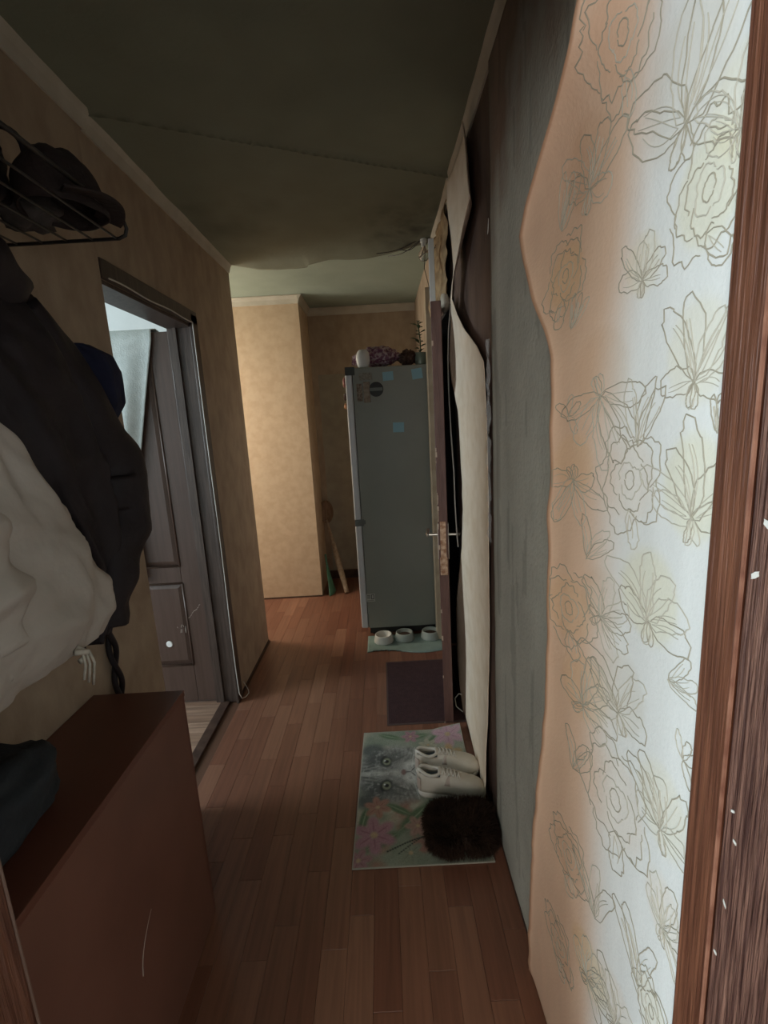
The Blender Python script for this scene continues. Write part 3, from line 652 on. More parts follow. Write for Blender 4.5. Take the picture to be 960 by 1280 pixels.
def loft(secs, nu=56, nv=70, fold=.012, nf=7, seed=0, sq=.75, xcen=None, wr=.004, twist=.8, gather=0.):
    """hanging cloth: sections (z, x0, x1, y0, y1) with vertical folds deepening downwards"""
    secs = sorted(secs); zs_ = [s[0] for s in secs]
    def P(u, v):
        z = zs_[0] + v * (zs_[-1] - zs_[0]); x0, x1, y0, y1 = [float(np.interp(z, zs_, [s[k] for s in secs])) for k in (1, 2, 3, 4)]
        t = u * 2 * PI; c, s_ = math.cos(t), math.sin(t)
        c2 = math.copysign(abs(c) ** sq, c); s2 = math.copysign(abs(s_) ** sq, s_)
        cx, cy, rx, ry = (x0 + x1) / 2, (y0 + y1) / 2, (x1 - x0) / 2, (y1 - y0) / 2
        f = fold * (1.1 - v * .7) * (math.sin(t * nf + twist * z * 4 + 2 * noise.noise(Vector((z * 3, seed, 0)))) * .5 + noise.noise(Vector((c * 1.8, s_ * 1.8 + seed, z * 3.2))))
        f += wr * noise.noise(Vector((c * 4, s_ * 4 + seed, z * 22))) - abs(noise.noise(Vector((c * 2.4 + z * 3, s_ * 2.4 + seed, z * 5)))) * fold * 1.0
        f += gather * math.sin(t * 34 + 3 * noise.noise(Vector((c, s_, seed)))) * math.exp(-(z - zs_[0]) / .07)
        f = min(f, .25 * min(rx, ry))
        sag = .012 * noise.noise(Vector((c * 2, s_ * 2, seed + 5))) * (1 - v)
        return (max(cx + c2 * (rx + f), XL + .034), cy + s2 * (ry + f), z + sag)
    m = MB().grid(P, nu, nv, closed=True); n = nu * (nv - 1)
    m.f.append(tuple(range(nu))[::-1]); m.mi.append(0); m.f.append(tuple(n + k for k in range(nu))); m.mi.append(0)
    return m
X0 = XL + .036
# black jacket
bj = thing('jacket', 'long black hooded jacket hanging on the left wall behind the pale one', 'jacket', (X0, 1.05, 1.85))
loft([(1.00, X0, -.72, 1.05, 1.16), (1.1, X0, -.70, 1.05, 1.20), (1.2, X0, -.69, 1.045, 1.21), (1.3, X0, -.68, 1.01, 1.22), (1.45, X0, -.67, .94, 1.22), (1.58, X0, -.67, .86, 1.20), (1.68, X0, -.68, .82, 1.16), (1.76, X0, -.70, .82, 1.12), (1.83, X0, -.73, .84, 1.06), (1.87, X0, -.76, .88, 1.02)], nu=120, nv=110, fold=.020, seed=1, wr=.006).build('body', BLKCLOTH, bj, smooth=True)
def limb(path, rad, nf=5, fold=.008, seed=0, nu=28, nv=60, sy=1.):
    P_ = [Vector(p) for p in path]; n = len(P_); m = MB(); ring = []
    for j_ in range(nv):
        t = j_ / (nv - 1) * (n - 1); i_ = min(int(t), n - 2); f = t - i_
        sm = f * f * (3 - 2 * f)
        p = P_[i_].lerp(P_[i_ + 1], f); r = rad[i_] + (rad[i_ + 1] - rad[i_]) * sm
        d = (P_[min(i_ + 2, n - 1)] - P_[i_]).normalized() if f > .5 else (P_[i_ + 1] - P_[max(i_ - 1, 0)]).normalized()
        a = Vector((1, 0, 0)); a = (a - d * a.dot(d)).normalized(); b = d.cross(a)
        ring.append([p + (a * math.cos(q_) * .85 + b * math.sin(q_) * sy) * (r + fold * math.sin(j_ * .55 + 1.6 * math.sin(q_ + seed)) * .6 + fold * noise.noise(Vector((math.cos(q_) * 2, math.sin(q_) * 2 + seed, j_ * .15)))) for q_ in [2 * PI * k / nu for k in range(nu)]])
    vs = [p for r_ in ring for p in r_]; fs = [(j_ * nu + k, j_ * nu + (k + 1) % nu, (j_ + 1) * nu + (k + 1) % nu, (j_ + 1) * nu + k) for j_ in range(nv - 1) for k in range(nu)]
    fs += [tuple(range(nu))[::-1], tuple((nv - 1) * nu + k for k in range(nu))]
    return m.add(vs, fs)
limb([(-.755, 1.06, 1.77), (-.745, 1.14, 1.68), (-.735, 1.20, 1.56), (-.728, 1.285, 1.44), (-.722, 1.29, 1.34), (-.722, 1.265, 1.25), (-.725, 1.21, 1.17), (-.73, 1.165, 1.08), (-.735, 1.15, 1.02)], [.05, .065, .072, .082, .084, .08, .068, .06, .055], seed=3).build('sleeve', BLKCLOTH, bj, smooth=True)
limb([(-.74, .84, 1.86), (-.735, .90, 1.83), (-.73, .98, 1.82), (-.745, 1.05, 1.80)], [.045, .06, .062, .045], seed=6, nv=30).build('hood', BLKCLOTH, bj, smooth=True)
MB().tube([(X0 + .01, .99, 1.88), (X0 + .012, .99, 1.93), (X0 + .02, .995, 1.90)], .003, 6).build('hanging_loop', BLKCLOTH, bj)
# navy garment behind
nv_ = tag(loft([(1.50, X0, -.73, 1.27, 1.33), (1.58, X0, -.675, 1.25, 1.325), (1.66, X0, -.67, 1.23, 1.325), (1.70, X0, -.68, 1.22, 1.31), (1.725, X0, -.72, 1.21, 1.28)], fold=.008, seed=8, nv=40).build('sweatshirt', NAVY, smooth=True), 'navy blue garment poking out behind the black jacket', 'sweatshirt')
# pale puffer jacket
pj = thing('jacket', 'beige grey puffy jacket hanging in front, over the cabinet', 'jacket', (X0, .75, 1.6))
loft([(1.070, X0, -.645, .52, .93), (1.085, X0, -.606, .50, 1.000), (1.13, X0, -.580, .49, 1.022), (1.2, X0, -.568, .49, 1.010), (1.3, X0, -.578, .49, .962), (1.42, X0, -.585, .49, .900), (1.51, X0, -.60, .49, .838), (1.58, X0, -.63, .49, .785), (1.66, X0, -.68, .50, .70), (1.72, X0, -.74, .52, .64)], nu=150, nv=120, fold=.026, nf=3, seed=12, wr=.009, sq=.7, gather=.006).build('body', GREYC, pj, smooth=True)
limb([(-.69, .56, 1.62), (-.64, .61, 1.50), (-.615, .64, 1.38), (-.61, .66, 1.28), (-.62, .67, 1.20), (-.63, .68, 1.145)], [.05, .07, .076, .070, .056, .042], seed=13, fold=.016).build('sleeve', GREYC, pj, smooth=True)
m = MB()
for k in range(3): m.tube([(-.625 + .003 * k, .850, 1.112), (-.596 + .004 * k, .850 + .004 * (k - 1), 1.088), (-.594 + .005 * k, .850 + .006 * (k - 1), 1.066), (-.597, .849 + .012 * (k - 1), 1.040 - .012 * k)], .0028, 5)
m.tube([(-.604, .835, 1.098), (-.592, .853, 1.090), (-.600, .862, 1.078), (-.604, .845, 1.074)], .006, 6)
m.build('drawstring', mat('pale_cord', (.62, .56, .48), .8, (.45, .41, .35), 60), pj, smooth=True)
# twisted strap
m = MB(); n = 40
for ph in (0, PI): m.tube([(XL + .030 + .008 * math.cos(t * 16 + ph), 1.338 + .012 * math.sin(t * 16 + ph) + .012 * t, 1.10 - t * .55) for t in np.linspace(0, 1, 80)], .0085, 7)
tag(m.build('belt', BLKCLOTH, smooth=True), 'black twisted belt hanging on the wall behind the cabinet end', 'belt')
# navy bundle on the cabinet
def bun(u, v):
    t = u * 2 * PI; p = (v - .5) * PI; d = Vector((math.cos(p) * math.cos(t), math.cos(p) * math.sin(t), math.sin(p)))
    k = 1 + .16 * noise.noise(d * 2.2) + .05 * noise.noise(d * 7)
    q_ = Vector([math.copysign(abs(a) ** .75, a) for a in d])
    return (-.765 + .095 * q_.x * k, .70 + .185 * q_.y * k, max(CZ + .001, CZ + .075 + .085 * q_.z * k))
tag(MB().grid(bun, 48, 30, closed=True).build('bundle', mat('dark_slate_cloth', (.014, .018, .022), .85, (.022, .027, .033), 20, bump=.3), smooth=True), 'dark slate folded cloth bundle on the near end of the cabinet', 'cloth bundle')

# ================================================================== fridge
fg = thing('refrigerator', 'tall grey green fridge at the end of the corridor, side facing the viewer', 'refrigerator', (.07, 3.42, 0))
FX0, FX1, FY0, FY1, FZ = -.165, .335, 3.145, 3.72, 1.835
B(FX0, FX1, FY0, FY1, .055, FZ).build('body', FRIDGE, fg, bevel=.006)
B(FX0 + .01, FX1 - .01, FY0 + .02, FY1 - .01, .01, .054).build('plinth', STICKD, fg)
fdoor = B(-.213, FX0 - .004, FY0 + .003, FY1 - .003, .835, FZ + .003).build('door', FRWHITE, fg, bevel=.008)
B(-.213, FX0 - .004, FY0 + .003, FY1 - .003, .055, .822).build('door', FRWHITE, fg, bevel=.008)
B(FX0 - .0035, FX0, FY0 + .012, FY1 - .012, .06, FZ - .01).build('door_seal', STICKD, fg)
MB().box(-.212, -.150, FY0 - .003, FY0 + .0025, .800, .845).box(-.150, -.140, FY0 - .006, FY0 - .0005, .812, .838).build('hinge', mat('grey_hinge', (.13, .14, .13), .5), fg)
MB().box(-.212, -.15, FY0 - .003, FY0 + .003, FZ - .045, FZ + .006).build('hinge', mat('dark_hinge', (.06, .07, .065), .5), fg)
for (x_, y_) in ((FX0 + .04, FY0 + .04), (FX1 - .04, FY0 + .04), (FX0 + .04, FY1 - .04), (FX1 - .04, FY1 - .04), ):
    MB().lathe([(0, 0), (.016, 0), (.016, .012), (0, .012)], (x_, y_, 0), 12).build('foot', STICKD, fg)
hm = MB(); hm.tube([(-.222, FY1 - .06, 1.25), (-.240, FY1 - .06, 1.27), (-.240, FY1 - .06, 1.55), (-.222, FY1 - .06, 1.57)], .008, 8); hm.build('door_handle', FRWHITE, fdoor, smooth=True)
def note(name, x0, x1, z0, z1, m, label, cat='note', tilt=0., group=None):
    c = ((x0 + x1) / 2, (z0 + z1) / 2); P = []
    for x_, z_ in ((x0, z0), (x1, z0), (x1, z1), (x0, z1)):
        dx, dz = x_ - c[0], z_ - c[1]; P.append((c[0] + dx * math.cos(tilt) - dz * math.sin(tilt), FY0 - .0012 - (.004 if z_ == z0 else 0), c[1] + dx * math.sin(tilt) + dz * math.cos(tilt)))
    return tag(MB().add(P, [(0, 1, 2, 3)]).build(name, m, solid=.0008), label, cat, group)
note('sticky_note', .028, .096, 1.745, 1.80, BLUE, 'blue note at the top middle of the fridge side', tilt=.05)
note('sticky_note', .215, .282, 1.745, 1.81, BLUE, 'blue note at the top right of the fridge side', tilt=.12)
note('sticky_note', .078, .150, 1.415, 1.478, BLUE, 'blue note lower down in the middle of the fridge side', tilt=-.03)
st_ = thing('magnet', 'narrow dark upright fridge magnet at the upper left of its side', 'magnet', (-.125, FY0, 1.63))
B(-.143, -.108, FY0 - .004, FY0 - .0005, 1.625, 1.735).build('plate', STICKB, st_)
st2 = thing('magnet', 'small pale brown figure-like fridge magnet beside the narrow dark one', 'magnet', (-.08, FY0, 1.62))
B(-.100, -.058, FY0 - .005, FY0 - .0005, 1.615, 1.745).build('plate', mat('beige_brown_magnet', (.22, .15, .10), .5, (.34, .29, .22), 60), st2, bevel=.002)
B(-.125, -.04, FY0 - .004, FY0 - .0005, 1.755, 1.80).build('bow', mat('grey_beige_magnet', (.30, .29, .24), .5, (.20, .17, .13), 70), st2, bevel=.006)
st3 = thing('magnet', 'round black fridge magnet with a grey middle band', 'magnet', (.0, FY0, 1.69))
MB().lathe([(0, -.005), (.044, -.005), (.046, -.002), (.046, 0)], (-.018, FY0 - .0003, 1.695), 28, axis='y').build('disc', STICKD, st3)
B(-.060, .024, FY0 - .0065, FY0 - .0052, 1.685, 1.705).build('band', mat('grey_band', (.18, .20, .18), .5), st3)
st4 = thing('rating_label', 'small pale rating sticker low on the fridge side', 'sticker', (-.14, FY0, .28))
B(-.168, -.108, FY0 - .0018, FY0 - .0004, .255, .312).build('sheet', STICKER, st4)
m = MB()
for (a, b, c, d) in ((-.162, -.138, .300, .304), (-.162, -.14, .290, .294), (-.162, -.138, .280, .284), (-.134, -.130, .272, .306), (-.118, -.114, .272, .306), (-.134, -.114, .302, .306), (-.134, -.114, .272, .276), (-.162, -.114, .262, .264)):
    m.box(a, b, FY0 - .0024, FY0 - .0017, c, d)
m.build('print', STICKD, st4)
# magnets on the fridge door edge
for k, (z_, lab) in enumerate([(1.60, 'small orange brown magnet on the fridge door front, lowest of three'), (1.66, 'small dark magnet on the fridge door front, middle of three'), (1.75, 'small reddish magnet on the fridge door front, topmost of three')]):
    tag(lump('', (-.224, FY0 + .05, z_), (.010, .022, .018 + .006 * k), DKB, k).build('magnet', [mat('orange_magnet', (.45, .20, .08), .5), DKB, mat('reddish_magnet', (.28, .10, .08), .5)][k], smooth=True), lab, 'magnet')
# things on top
zt = FZ + .001
bgp = thing('packet', 'shiny purple patterned food packet lying on the fridge', 'packet', (.02, 3.26, zt))
lump('', (.005, 3.27, zt + .072), (.125, .065, .060), PURP, 6, .3, 10, nu=40, nv=24, sq=.8).build('bag', PURP, bgp, smooth=True)
MB().add([(-.135, 3.25, zt + .02), (-.125, 3.25, zt + .10), (-.165, 3.27, zt + .085), (-.17, 3.26, zt + .03)], [(0, 1, 2, 3)]).build('crimped_end', PURP, bgp, solid=.003)
wt = MB().lathe([(0, .002), (.030, .002), (.034, .008), (.040, .03), (.043, .06), (.036, .095), (.022, .112), (0, .115)], (-.092, 3.185, zt), 22, sx=1.05, sy=.7)
tag(wt.build('container', WHITEP, smooth=True), 'small glossy white container at the front left corner of the fridge top', 'container')
tag(lump('', (.200, 3.24, zt + .054), (.055, .05, .044), DKB, 11, .45, 14, nu=40, nv=26).build('plush_ball', DKB, smooth=True), 'dark brown rumpled soft bundle on the fridge beside the packet', 'bundle')
pp = thing('houseplant', 'dark green plant in a small glass on the right of the fridge top', 'plant', (.28, 3.22, zt))
MB().lathe([(0, 0), (.032, 0), (.036, .01), (.038, .08), (.036, .08), (.033, .012), (0, .01)], (.283, 3.23, zt), 18).build('glass_jar', mat('greenish_glass', (.40, .50, .42), .15, trans=.5), pp, smooth=True)
MB().tube([(.283, 3.23, zt + .02), (.285, 3.23, zt + .15), (.275, 3.24, zt + .27)], .004, 6).build('stem', GREENL, pp)
for k in range(20):
    a = k * 2.4; h_ = zt + .06 + .011 * k; L = .05 + .02 * math.sin(k * 3)
    b0 = Vector((.28, 3.235, h_)); d = Vector((math.cos(a), math.sin(a) * .8, .5)).normalized(); s_ = d.cross(Vector((0, 0, 1))).normalized() * .013
    MB().add([b0, b0 + d * L * .5 + s_, b0 + d * L + Vector((0, 0, -.012)), b0 + d * L * .5 - s_], [(0, 1, 2), (0, 2, 3)]).build('leaf', GREENL, pp, solid=.001)

# beater and dustpan in the corner
bt = thing('carpet_beater', 'brown oval-headed carpet beater leaning in the corner left of the fridge', 'carpet beater', (-.50, 4.3, 0))
A = Vector((-.385, 4.02, .005)); Bp = Vector((-.560, 4.38, .60)); Cc = Vector((-.566, 4.40, .83))
MB().tube([A.lerp(Bp, t) for t in np.linspace(0, 1, 14)], [.020, .022, .024, .025, .026, .026, .025, .023, .020, .017, .014, .012, .011, .010], 10).build('handle', CANE, bt, smooth=True)
lp_ = [Vector((-.560 + .055 * math.sin(t), 4.392, .68 + .10 * -math.cos(t))) for t in np.linspace(0, 2 * PI, 30)]
MB().tube(lp_, .011, 8).build('rim', STRAW, bt, smooth=True)
MB().add([(-.560 + .052 * math.sin(t), 4.397, .68 - .097 * math.cos(t)) for t in np.linspace(0, 2 * PI, 24, endpoint=False)], [tuple(range(24))]).build('head', STRAW, bt, solid=.008)
dp = thing('dustpan', 'green plastic dustpan standing in the corner behind the beater', 'dustpan', (-.50, 4.10, 0))
def pan(u, v):
    wv = .07 * (1 - .5 * v); return (-.510 - .055 * v + .02 * (u - .5) * 2 * (1 - v) + .012 * math.cos((u - .5) * PI) * 1, 4.02 + .12 * v + (u - .5) * wv * 2.0, .004 + .235 * v)
MB().grid(pan, 12, 12).build('scoop', GREENP, dp, smooth=True, solid=.004)
MB().tube([(-.558, 4.13, .22), (-.572, 4.17, .33)], .008, 8).build('handle', GREENP, dp)

# ================================================================== floor things
def mat_mesh(x0, x1, y0, y1, th, wave=.0, seed=0, nu=60, nv=40, fn=None):
    def P(u, v):
        x_ = x0 + u * (x1 - x0); y_ = y0 + v * (y1 - y0); e = min(u, 1 - u, v, 1 - v)
        z_ = th + wave * max(0, noise.noise(Vector((x_ * 9, y_ * 9, seed)))) * 1.0
        if fn: x_, y_, z_ = fn(u, v, x_, y_, z_)
        return (x_, y_, z_)
    return MB().grid(P, nu, nv)
gm = thing('mat', 'grey green rubbery mat under the pet bowls in front of the fridge', 'mat', (.07, 3.0, 0))
def gfn(u, v, x_, y_, z_):
    if v < .02: y_ += .018 * math.sin(u * 5 + .3)
    return x_ , y_ + (1 - v) * .016 * math.sin(u * 6.5 + .6), z_
o = mat_mesh(-.172, .335, 2.875, 3.125, .006, .0, 1, 50, 24, gfn).build('sheet', GMAT, gm, smooth=True); q = o.modifiers.new('thickness', 'SOLIDIFY'); q.thickness = .005; q.offset = -1
def bowl(c, m, label, food):
    t = thing('pet_bowl', label, 'pet bowl', (c[0], c[1], .0065), 'pet bowls on the green mat')
    MB().lathe([(.052, 0), (.066, .0), (.067, .004), (.058, .048), (.056, .052), (.052, .052), (.048, .047), (.044, .018), (.0, .015)], (c[0], c[1], .0065), 36).build('bowl', m, t, smooth=True)
    MB().tube([(c[0] + .0635 * math.cos(a), c[1] + .0635 * math.sin(a), .022) for a in np.linspace(0, 2 * PI, 36)], .0018, 5, caps=False).build('foot_band', m, t, smooth=True)
    if food: MB().lathe([(0, .033), (.02, .034), (.038, .031), (.0465, .028)], (c[0], c[1], .0065), 24).build('contents', KIBBLE, t, smooth=True)
bowl((-.062, 3.035), BOWL, 'white pet bowl, leftmost of the three in front of the fridge', False)
bowl((.082, 3.055), BOWLG, 'grey pet bowl holding dark food, middle of the three', True)
bowl((.262, 3.060), BOWLG, 'grey green pet bowl half behind the brown door edge, rightmost of the three', True)
mm = thing('doormat', 'plain dark maroon doormat by the entrance door', 'doormat', (.14, 2.43, 0))
B(-.044, .345, 2.127, 2.735, .0005, .0075).build('pile', MMAT, mm, bevel=.002)
m = MB(); m.box(-.052, -.0445, 2.118, 2.745, .0005, .0055); m.box(-.0445, .345, 2.118, 2.1265, .0005, .0055); m.box(-.0445, .345, 2.7355, 2.745, .0005, .0055)
m.build('rubber_edge', MEDGE, mm)

# kitten print mat: image painted into a colour attribute, real mat geometry
W, Hh = 190, 270
U, V = np.meshgrid(np.linspace(0, 1, W), np.linspace(0, 1, Hh))
X = U * .48; Y = V * .71
def vnoise(s, seed, ax=1., ay=1.):
    r = np.random.RandomState(seed); g = r.rand(80, 80); a = (X * s * ax) % 78; b = (Y * s * ay) % 78
    i, j_ = a.astype(int), b.astype(int); fa, fb = a - i, b - j_; fa = fa * fa * (3 - 2 * fa); fb = fb * fb * (3 - 2 * fb)
    return (g[j_, i] * (1 - fa) * (1 - fb) + g[j_, i + 1] * fa * (1 - fb) + g[j_ + 1, i] * (1 - fa) * fb + g[j_ + 1, i + 1] * fa * fb)
fb_ = lambda s, sd: (vnoise(s, sd) + .5 * vnoise(s * 2.1, sd + 1) + .25 * vnoise(s * 4.3, sd + 2)) / 1.75
C = np.zeros((Hh, W, 3)); base = np.array([.36, .38, .30])
C[:] = base; nz = fb_(10, 1)[..., None]
def blend(mask, col): 
    global C
    mask = np.clip(mask, 0, 1)[..., None]; C = C * (1 - mask) + np.array(col) * mask
def ell(cx, cy, rx, ry, soft=.25, rot=0.):
    dx, dy = X - cx, Y - cy; a = dx * math.cos(rot) + dy * math.sin(rot); b = -dx * math.sin(rot) + dy * math.cos(rot)
    d = np.sqrt((a / rx) ** 2 + (b / ry) ** 2); return np.clip((1 - d) / soft, 0, 1)
blend(fb_(14, 5) * 1.2 - .2, (.20, .26, .19)); blend((fb_(9, 9) - .52) * 4, (.52, .48, .38))
blend((fb_(12, 19) - .55) * 5 * (Y < .30), (.42, .22, .17))
FCX, FCY = .17, .435    # face centre (top of the head points to -x)
ang_ = np.arctan2(Y - FCY, X - FCX); rad_ = np.hypot(X - FCX, (Y - FCY))
fur = .5 + .5 * np.sin(ang_ * 46 + 6 * fb_(20, 30)); 
head = ell(FCX - .01, FCY, .205, .185, .22)
blend(head, (.24, .24, .22)); blend(head * (fur * .8) * .6, (.42, .42, .385))
blend(ell(.05, FCY + .145, .075, .055, .5), (.13, .14, .13)); blend(ell(.05, FCY - .145, .075, .055, .5), (.13, .14, .13))
for k in (-1, 1):
    blend(ell(.085, FCY + k * .082, .090, .050, .5) * .95, (.10, .105, .10)); blend(ell(.15, FCY + k * .10, .05, .05, .7) * .6, (.13, .13, .12))
    for s_ in range(3): blend(ell(.035 + .012 * s_, FCY + k * (.022 + .022 * s_), .055, .006, .6, k * .25) * .8, (.10, .11, .10))
blend(ell(.055, FCY, .07, .018, .6), (.55, .54, .50))
blend(ell(.22, FCY, .075, .095, .6) * .8, (.50, .49, .455)); blend(ell(.222, FCY + .034, .040, .036, .5), (.66, .65, .61)); blend(ell(.222, FCY - .034, .040, .036, .5), (.66, .65, .61)); blend(ell(.275, FCY, .03, .03, .5), (.60, .59, .55)); blend(ell(.15, FCY, .07, .024, .6), (.46, .44, .40)); blend(head * (fb_(60, 88) - .5) * 1.6, (.12, .12, .115)); blend(head * (fb_(75, 98) - .55) * 1.6, (.60, .60, .56))
for k in (-1, 1):
    ey = FCY + k * .070; ex = .112
    blend(ell(ex, ey, .030, .042, .35, .3 * k), (.035, .04, .035)); blend(ell(ex + .003, ey, .021, .026, .3), (.27, .29, .20)); blend(ell(ex + .003, ey, .012, .012, .4), (.02, .02, .02)); blend(ell(ex - .006, ey + .006, .005, .005, .5), (.85, .87, .85))
    blend(ell(.170, FCY + k * .085, .055, .007, .6, k * .5), (.14, .14, .13)); blend(ell(.155, FCY + k * .115, .055, .006, .6, k * .35), (.16, .16, .15))
blend(ell(.188, FCY, .013, .021, .4), (.26, .16, .145)); blend(ell(.208, FCY, .016, .0035, .6), (.08, .07, .07))
for k in (-1, 1): blend(ell(.230, FCY + k * .015, .020, .0035, .6, k * .9), (.12, .10, .10))
for k in (-1, 1):
    for a in (.2, .45, .75):
        t = np.linspace(0, 1, 60)
        for tt in t:
            blend(ell(.225 + .05 * tt * a * 2, FCY + k * (.03 + .12 * tt), .003, .004, .8) * .35, (.78, .78, .74))
blend(ell(.33, FCY - .03, .09, .14, .7) * .8 * fb_(30, 41), (.58, .58, .54))
# pink flowers, leaves and stems
def flower(cx, cy, r, col, dark):
    for k in range(6):
        a = k * PI / 3 + cx * 9; blend(ell(cx + r * .55 * math.cos(a), cy + r * .55 * math.sin(a), r * .55, r * .34, .45, a) * .9, col); blend(ell(cx + r * .4 * math.cos(a), cy + r * .4 * math.sin(a), r * .4, r * .05, .6, a) * .7, dark)
    blend(ell(cx, cy, r * .2, r * .2, .5), (.55, .40, .25))
for (cx, cy, a, L) in ((.10, .10, .5, .09), (.22, .20, .8, .10), (.33, .10, 2.2, .10), (.35, .22, .4, .11), (.42, .13, 1.2, .09), (.25, .66, .2, .08), (.33, .62, .9, .09), (.13, .67, 2.8, .07), (.16, .24, 2.6, .07), (.03, .20, 1.4, .07)):
    blend(ell(cx, cy, L, L * .3, .4, a), (.15, .22, .13)); blend(ell(cx, cy, L * .95, L * .04, .6, a), (.32, .40, .27))
flower(.07, .13, .085, (.48, .24, .30), (.30, .12, .17)); flower(.08, .255, .055, (.46, .24, .18), (.30, .13, .10)); flower(.02, .03, .05, (.42, .22, .25), (.3, .14, .15))
flower(.20, .05, .05, (.30, .33, .25), (.2, .2, .15)); flower(.23, .16, .05, (.48, .30, .25), (.33, .18, .15)); flower(.41, .655, .085, (.58, .36, .42), (.42, .22, .30)); flower(.23, .665, .045, (.45, .24, .28), (.3, .14, .17))
flower(.40, .53, .07, (.55, .38, .20), (.42, .22, .10)); flower(.31, .60, .045, (.50, .47, .36), (.35, .32, .24))
for k in range(40):
    t = k / 39; blend(ell(.12 + .34 * t, .06 + .16 * t * t + .03 * math.sin(t * 5), .006, .005, .6), (.04, .05, .04)); blend(ell(.16 + .30 * t, .05 + .10 * math.sin(t * 2.4), .005, .004, .6), (.05, .06, .05))
blend(ell(.43, .30, .08, .12, .8) * .6, (.45, .30, .28))
C = C * (.86 + .22 * vnoise(260, 77))[..., None]
edge = (np.minimum(np.minimum(U, 1 - U) * .48, np.minimum(V, 1 - V) * .71) < .004)
C[edge] = (.42, .40, .33)
C *= .92
def kfn(u, v):
    xl = -.183 + .017 * v; x_ = xl + u * (.306 - xl); y_ = 1.353 + v * .715
    z_ = .005 + .004 * max(0, noise.noise(Vector((x_ * 7, y_ * 7, 0)))) + .028 * max(0, u - .72) / .28 * max(0, v - .80) / .2
    x_ += .010 * math.sin(v * 5) * u * .3
    return (x_, y_, z_)
km = MB().grid(kfn, W, Hh).build('doormat', attr_mat('printed_mat', .85, .5, 350), smooth=True)
at = km.data.color_attributes.new('print', 'FLOAT_COLOR', 'POINT'); at.data.foreach_set('color', np.concatenate([np.clip(C, 0, 1), np.ones((Hh, W, 1))], 2).astype(np.float32).ravel())
q = km.modifiers.new('thickness', 'SOLIDIFY'); q.thickness = .004; q.offset = -1
tag(km, 'doormat printed with a grey kitten face among pink flowers', 'doormat')

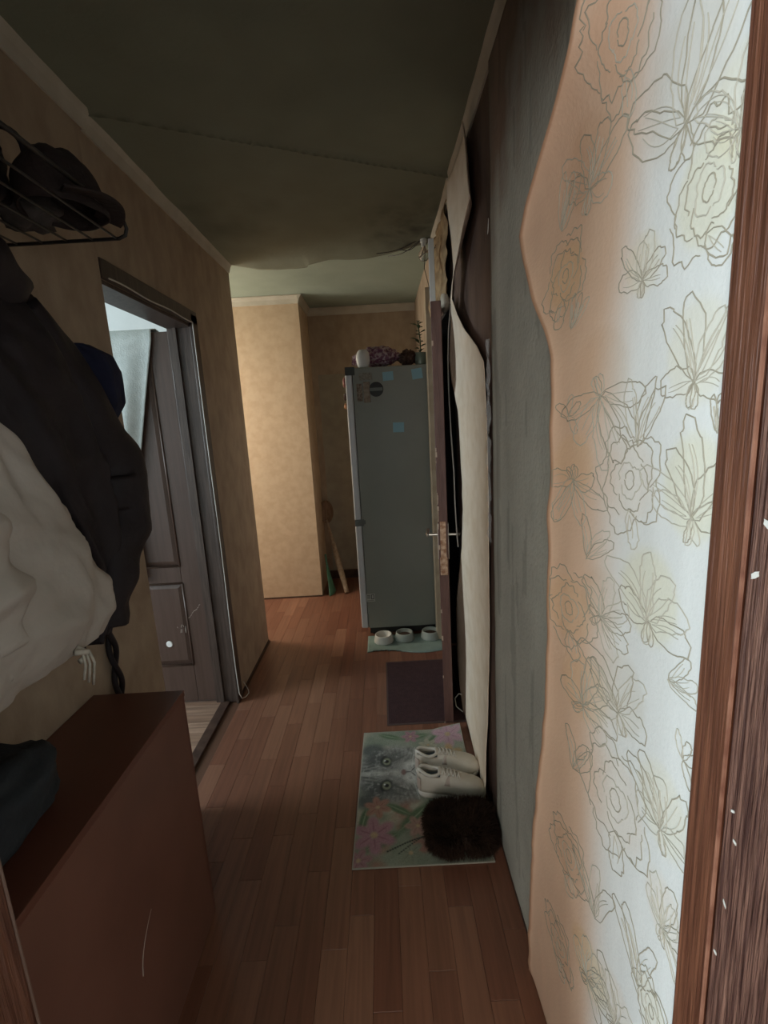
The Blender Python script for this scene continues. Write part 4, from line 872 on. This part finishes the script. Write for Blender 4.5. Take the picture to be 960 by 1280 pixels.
# sneakers: toes to the right, heels on the mat
def sneaker(loc, rot, label):
    t = thing('sneaker', label, 'shoe', loc)
    Lh = .268
    def hw_(s): return .031 + .018 * math.sin(min(1, s * 1.05) * PI * .62) if s < .78 else (.031 + .018 * math.sin(min(1, s * 1.05) * PI * .62)) * math.sqrt(max(0, 1 - ((s - .78) / .22) ** 2))
    def hwid(s): return hw_(s) * (math.sqrt(max(0, 1 - ((.10 - s) / .10) ** 2)) if s < .10 else 1)
    def off(s): return .006 * math.sin(s * PI)
    ss = [0.001, .01, .03, .06, .1, .16, .24, .34, .44, .54, .64, .72, .78, .84, .89, .93, .96, .98, .993, .999]
    # sole
    m = MB(); n = len(ss); vs = []; fs = []
    ring = [(s, 1) for s in ss] + [(s, -1) for s in ss[::-1]]
    for z_, k in ((0.0, .96), (.010, 1.03), (.026, 1.05), (.030, .98)):
        for s, sd in ring: vs.append(((s - .5) * Lh * (1 + (k - 1) * .4), sd * hwid(s) * k + off(s), z_ + (.012 * max(0, s - .8) / .2 if z_ < .005 else 0)))
    N = len(ring)
    for a in range(3):
        for k in range(N): fs.append((a * N + k, a * N + (k + 1) % N, (a + 1) * N + (k + 1) % N, (a + 1) * N + k))
    fs += [tuple(range(N))[::-1], tuple(3 * N + k for k in range(N))]
    m.add(vs, fs).build('sole', SHOES, t, smooth=True)
    # upper
    hgt = lambda s: float(np.interp(s, [0, .05, .2, .36, .5, .65, .8, .92, 1], [.080, .084, .066, .070, .064, .050, .040, .032, .010]))
    M_ = 25
    def up_(u, v):
        s = ss[int(round(v * (n - 1)))]; a = PI * u; c = math.cos(a); si = math.sin(a)
        w_ = hwid(s) * .99; h_ = hgt(s)
        cc = math.copysign(abs(c) ** .7, c) * (1 - .28 * si * (1 if s < .5 else .3))
        return ((s - .5) * Lh, w_ * cc + off(s), .028 + h_ * si ** .8)
    def skip(u, v):
        s = ss[v]; lo, hi = (M_ - 1) * .30, (M_ - 1) * .70
        return .02 < s < .34 and lo <= u < hi
    MB().grid(up_, M_, n, skip=skip).build('upper', SHOEW, t, smooth=True, solid=.006)
    # lining, collar, tongue, laces, panels
    def lin(u, v):
        s = .03 + .33 * v; a = PI * (.18 + .64 * u); return ((s - .5) * Lh, (hwid(s) - .009) * math.cos(a) * .95 + off(s), .034 + (hgt(s) - .008) * (1 - abs(math.cos(PI * u)) ** 3) * .0 + .020 + .018 * abs(math.cos(PI * u)))
    MB().grid(lin, 10, 8).build('lining', SHOEIN, t, smooth=True)
    rimp = []
    for k in range(36):
        a = 2 * PI * k / 36; s = .18 + .165 * math.cos(a) + 0; w_ = (hwid(max(.03, min(.36, s)))) * .56 + .004
        rimp.append(((s - .5) * Lh, w_ * math.sin(a) + off(s), .028 + hgt(s) * .955))
    MB().tube(rimp + [rimp[0]], .0062, 8, caps=False).build('collar', SHOES, t, smooth=True)
    def ton(u, v):
        s = .33 + .17 * v; return ((s - .5) * Lh - .006 * (1 - v), (u - .5) * .040 * (1.1 - .3 * v) + off(s), .028 + hgt(s) + .012 * (1 - v) ** 2 - .010 * (2 * u - 1) ** 2)
    MB().grid(ton, 8, 8).build('tongue', SHOEW, t, smooth=True, solid=.005)
    m = MB()
    for k in range(5):
        s = .37 + .055 * k
        for d in (-1, 1):
            m.tube([((s - .5) * Lh, -d * .020 + off(s), .030 + hgt(s)), ((s + .02 - .5) * Lh, off(s), .037 + hgt(s)), ((s + .045 - .5) * Lh, d * .020 + off(s), .028 + hgt(s + .045))], .0022, 5)
    m.build('laces', SHOES, t, smooth=True)
    for sd in (-1, 1):
        def pn(u, v):
            s = .40 + .28 * u + .06 * v; a = .14 + .25 * v; c = math.cos(a * PI) ** .7; w_ = hwid(s) * 1.03
            return ((s - .5) * Lh, sd * w_ * c * (1 - .2 * math.sin(a * PI)) + off(s), .029 + hgt(s) * math.sin(a * PI) ** .8)
        MB().grid(pn, 8, 6).build('side_panel', SHOEP, t, smooth=True, solid=.0025)
    def hl(u, v):
        a = -1.2 + 2.4 * u; s = .10 - .10 * math.cos(a); s = max(.002, s); return ((s - .5) * Lh - .003, hwid(max(.004, s)) * 1.04 * (1 if a > 0 else -1), .030 + .055 * v)
    MB().grid(hl, 13, 5).build('heel_panel', SHOEP, t, smooth=True, solid=.002)
    for c in t.children: c.matrix_parent_inverse = Matrix.Identity(4)
    t.rotation_euler = (0, 0, rot)
    return t
sneaker((.203, 1.775, .0095), -.05, 'off-white sneaker of the pair on the kitten doormat, farther from the fur slipper')
sneaker((.202, 1.655, .0095), -.16, 'off-white sneaker of the pair on the kitten doormat, right beside the black fur')

# furry lump
fu = thing('fur_slippers', 'dark brown shaggy fur slippers in a heap against the right wall', 'slippers', (.20, 1.475, 0))
FC = Vector((.208, 1.452, .054)); FR = Vector((.116, .086, .040))
def fsurf(d):
    q_ = Vector([math.copysign(abs(a) ** .62, a) for a in d]); k = 1 + .06 * noise.noise(d * 2.4)
    return Vector((FC.x + FR.x * q_.x * k, FC.y + FR.y * q_.y * k, FC.z + FR.z * q_.z * k))
def fp(u, v):
    t = u * 2 * PI; p = (v - .5) * PI; return fsurf(Vector((math.cos(p) * math.cos(t), math.cos(p) * math.sin(t), math.sin(p))))
MB().grid(fp, 40, 26, closed=True).build('body', FURM, fu, smooth=True)
m = MB(); vs = []; fs = []
for k in range(26000):
    d = Vector(rng.normal(size=3)).normalized()
    if d.z < -.75: continue
    p = fsurf(d); nrm = Vector((d.x, d.y, d.z * 1.2)).normalized(); fl_ = Vector(rng.normal(size=3)) * .55 + Vector((.1, -.25, -.15))
    L = rng.uniform(.014, .036); tip = p + (nrm + fl_ * .6).normalized() * L; tip.z = max(tip.z, .010)
    tip.x = min(tip.x, XR - .016)
    s_ = (tip - p).cross(Vector(rng.normal(size=3))).normalized() * .0007; mid = p.lerp(tip, .55) + nrm * .003
    i0 = len(vs); vs += [p - s_, p + s_, mid - s_ * .8, mid + s_ * .8, tip]; fs += [(i0, i0 + 1, i0 + 3, i0 + 2), (i0 + 2, i0 + 3, i0 + 4)]
m.add(vs, fs); fo = m.build('fur', FURM, fu); fo['kind'] = 'stuff'
print('objects', len(bpy.data.objects))
for o in list(bpy.data.objects):
    base = o.name.split('.')[0]
    if o.parent is None and base in ('sneaker', 'sticky_note', 'jacket'):
        o['group'] = {'sneaker': 'pair of off-white sneakers', 'sticky_note': 'blue notes on the fridge side', 'jacket': 'jackets on the left wall'}[base]
    if o.parent is None and base == 'magnet':
        o['group'] = 'magnets on the fridge door front' if o.type == 'MESH' else 'magnets on the fridge side'
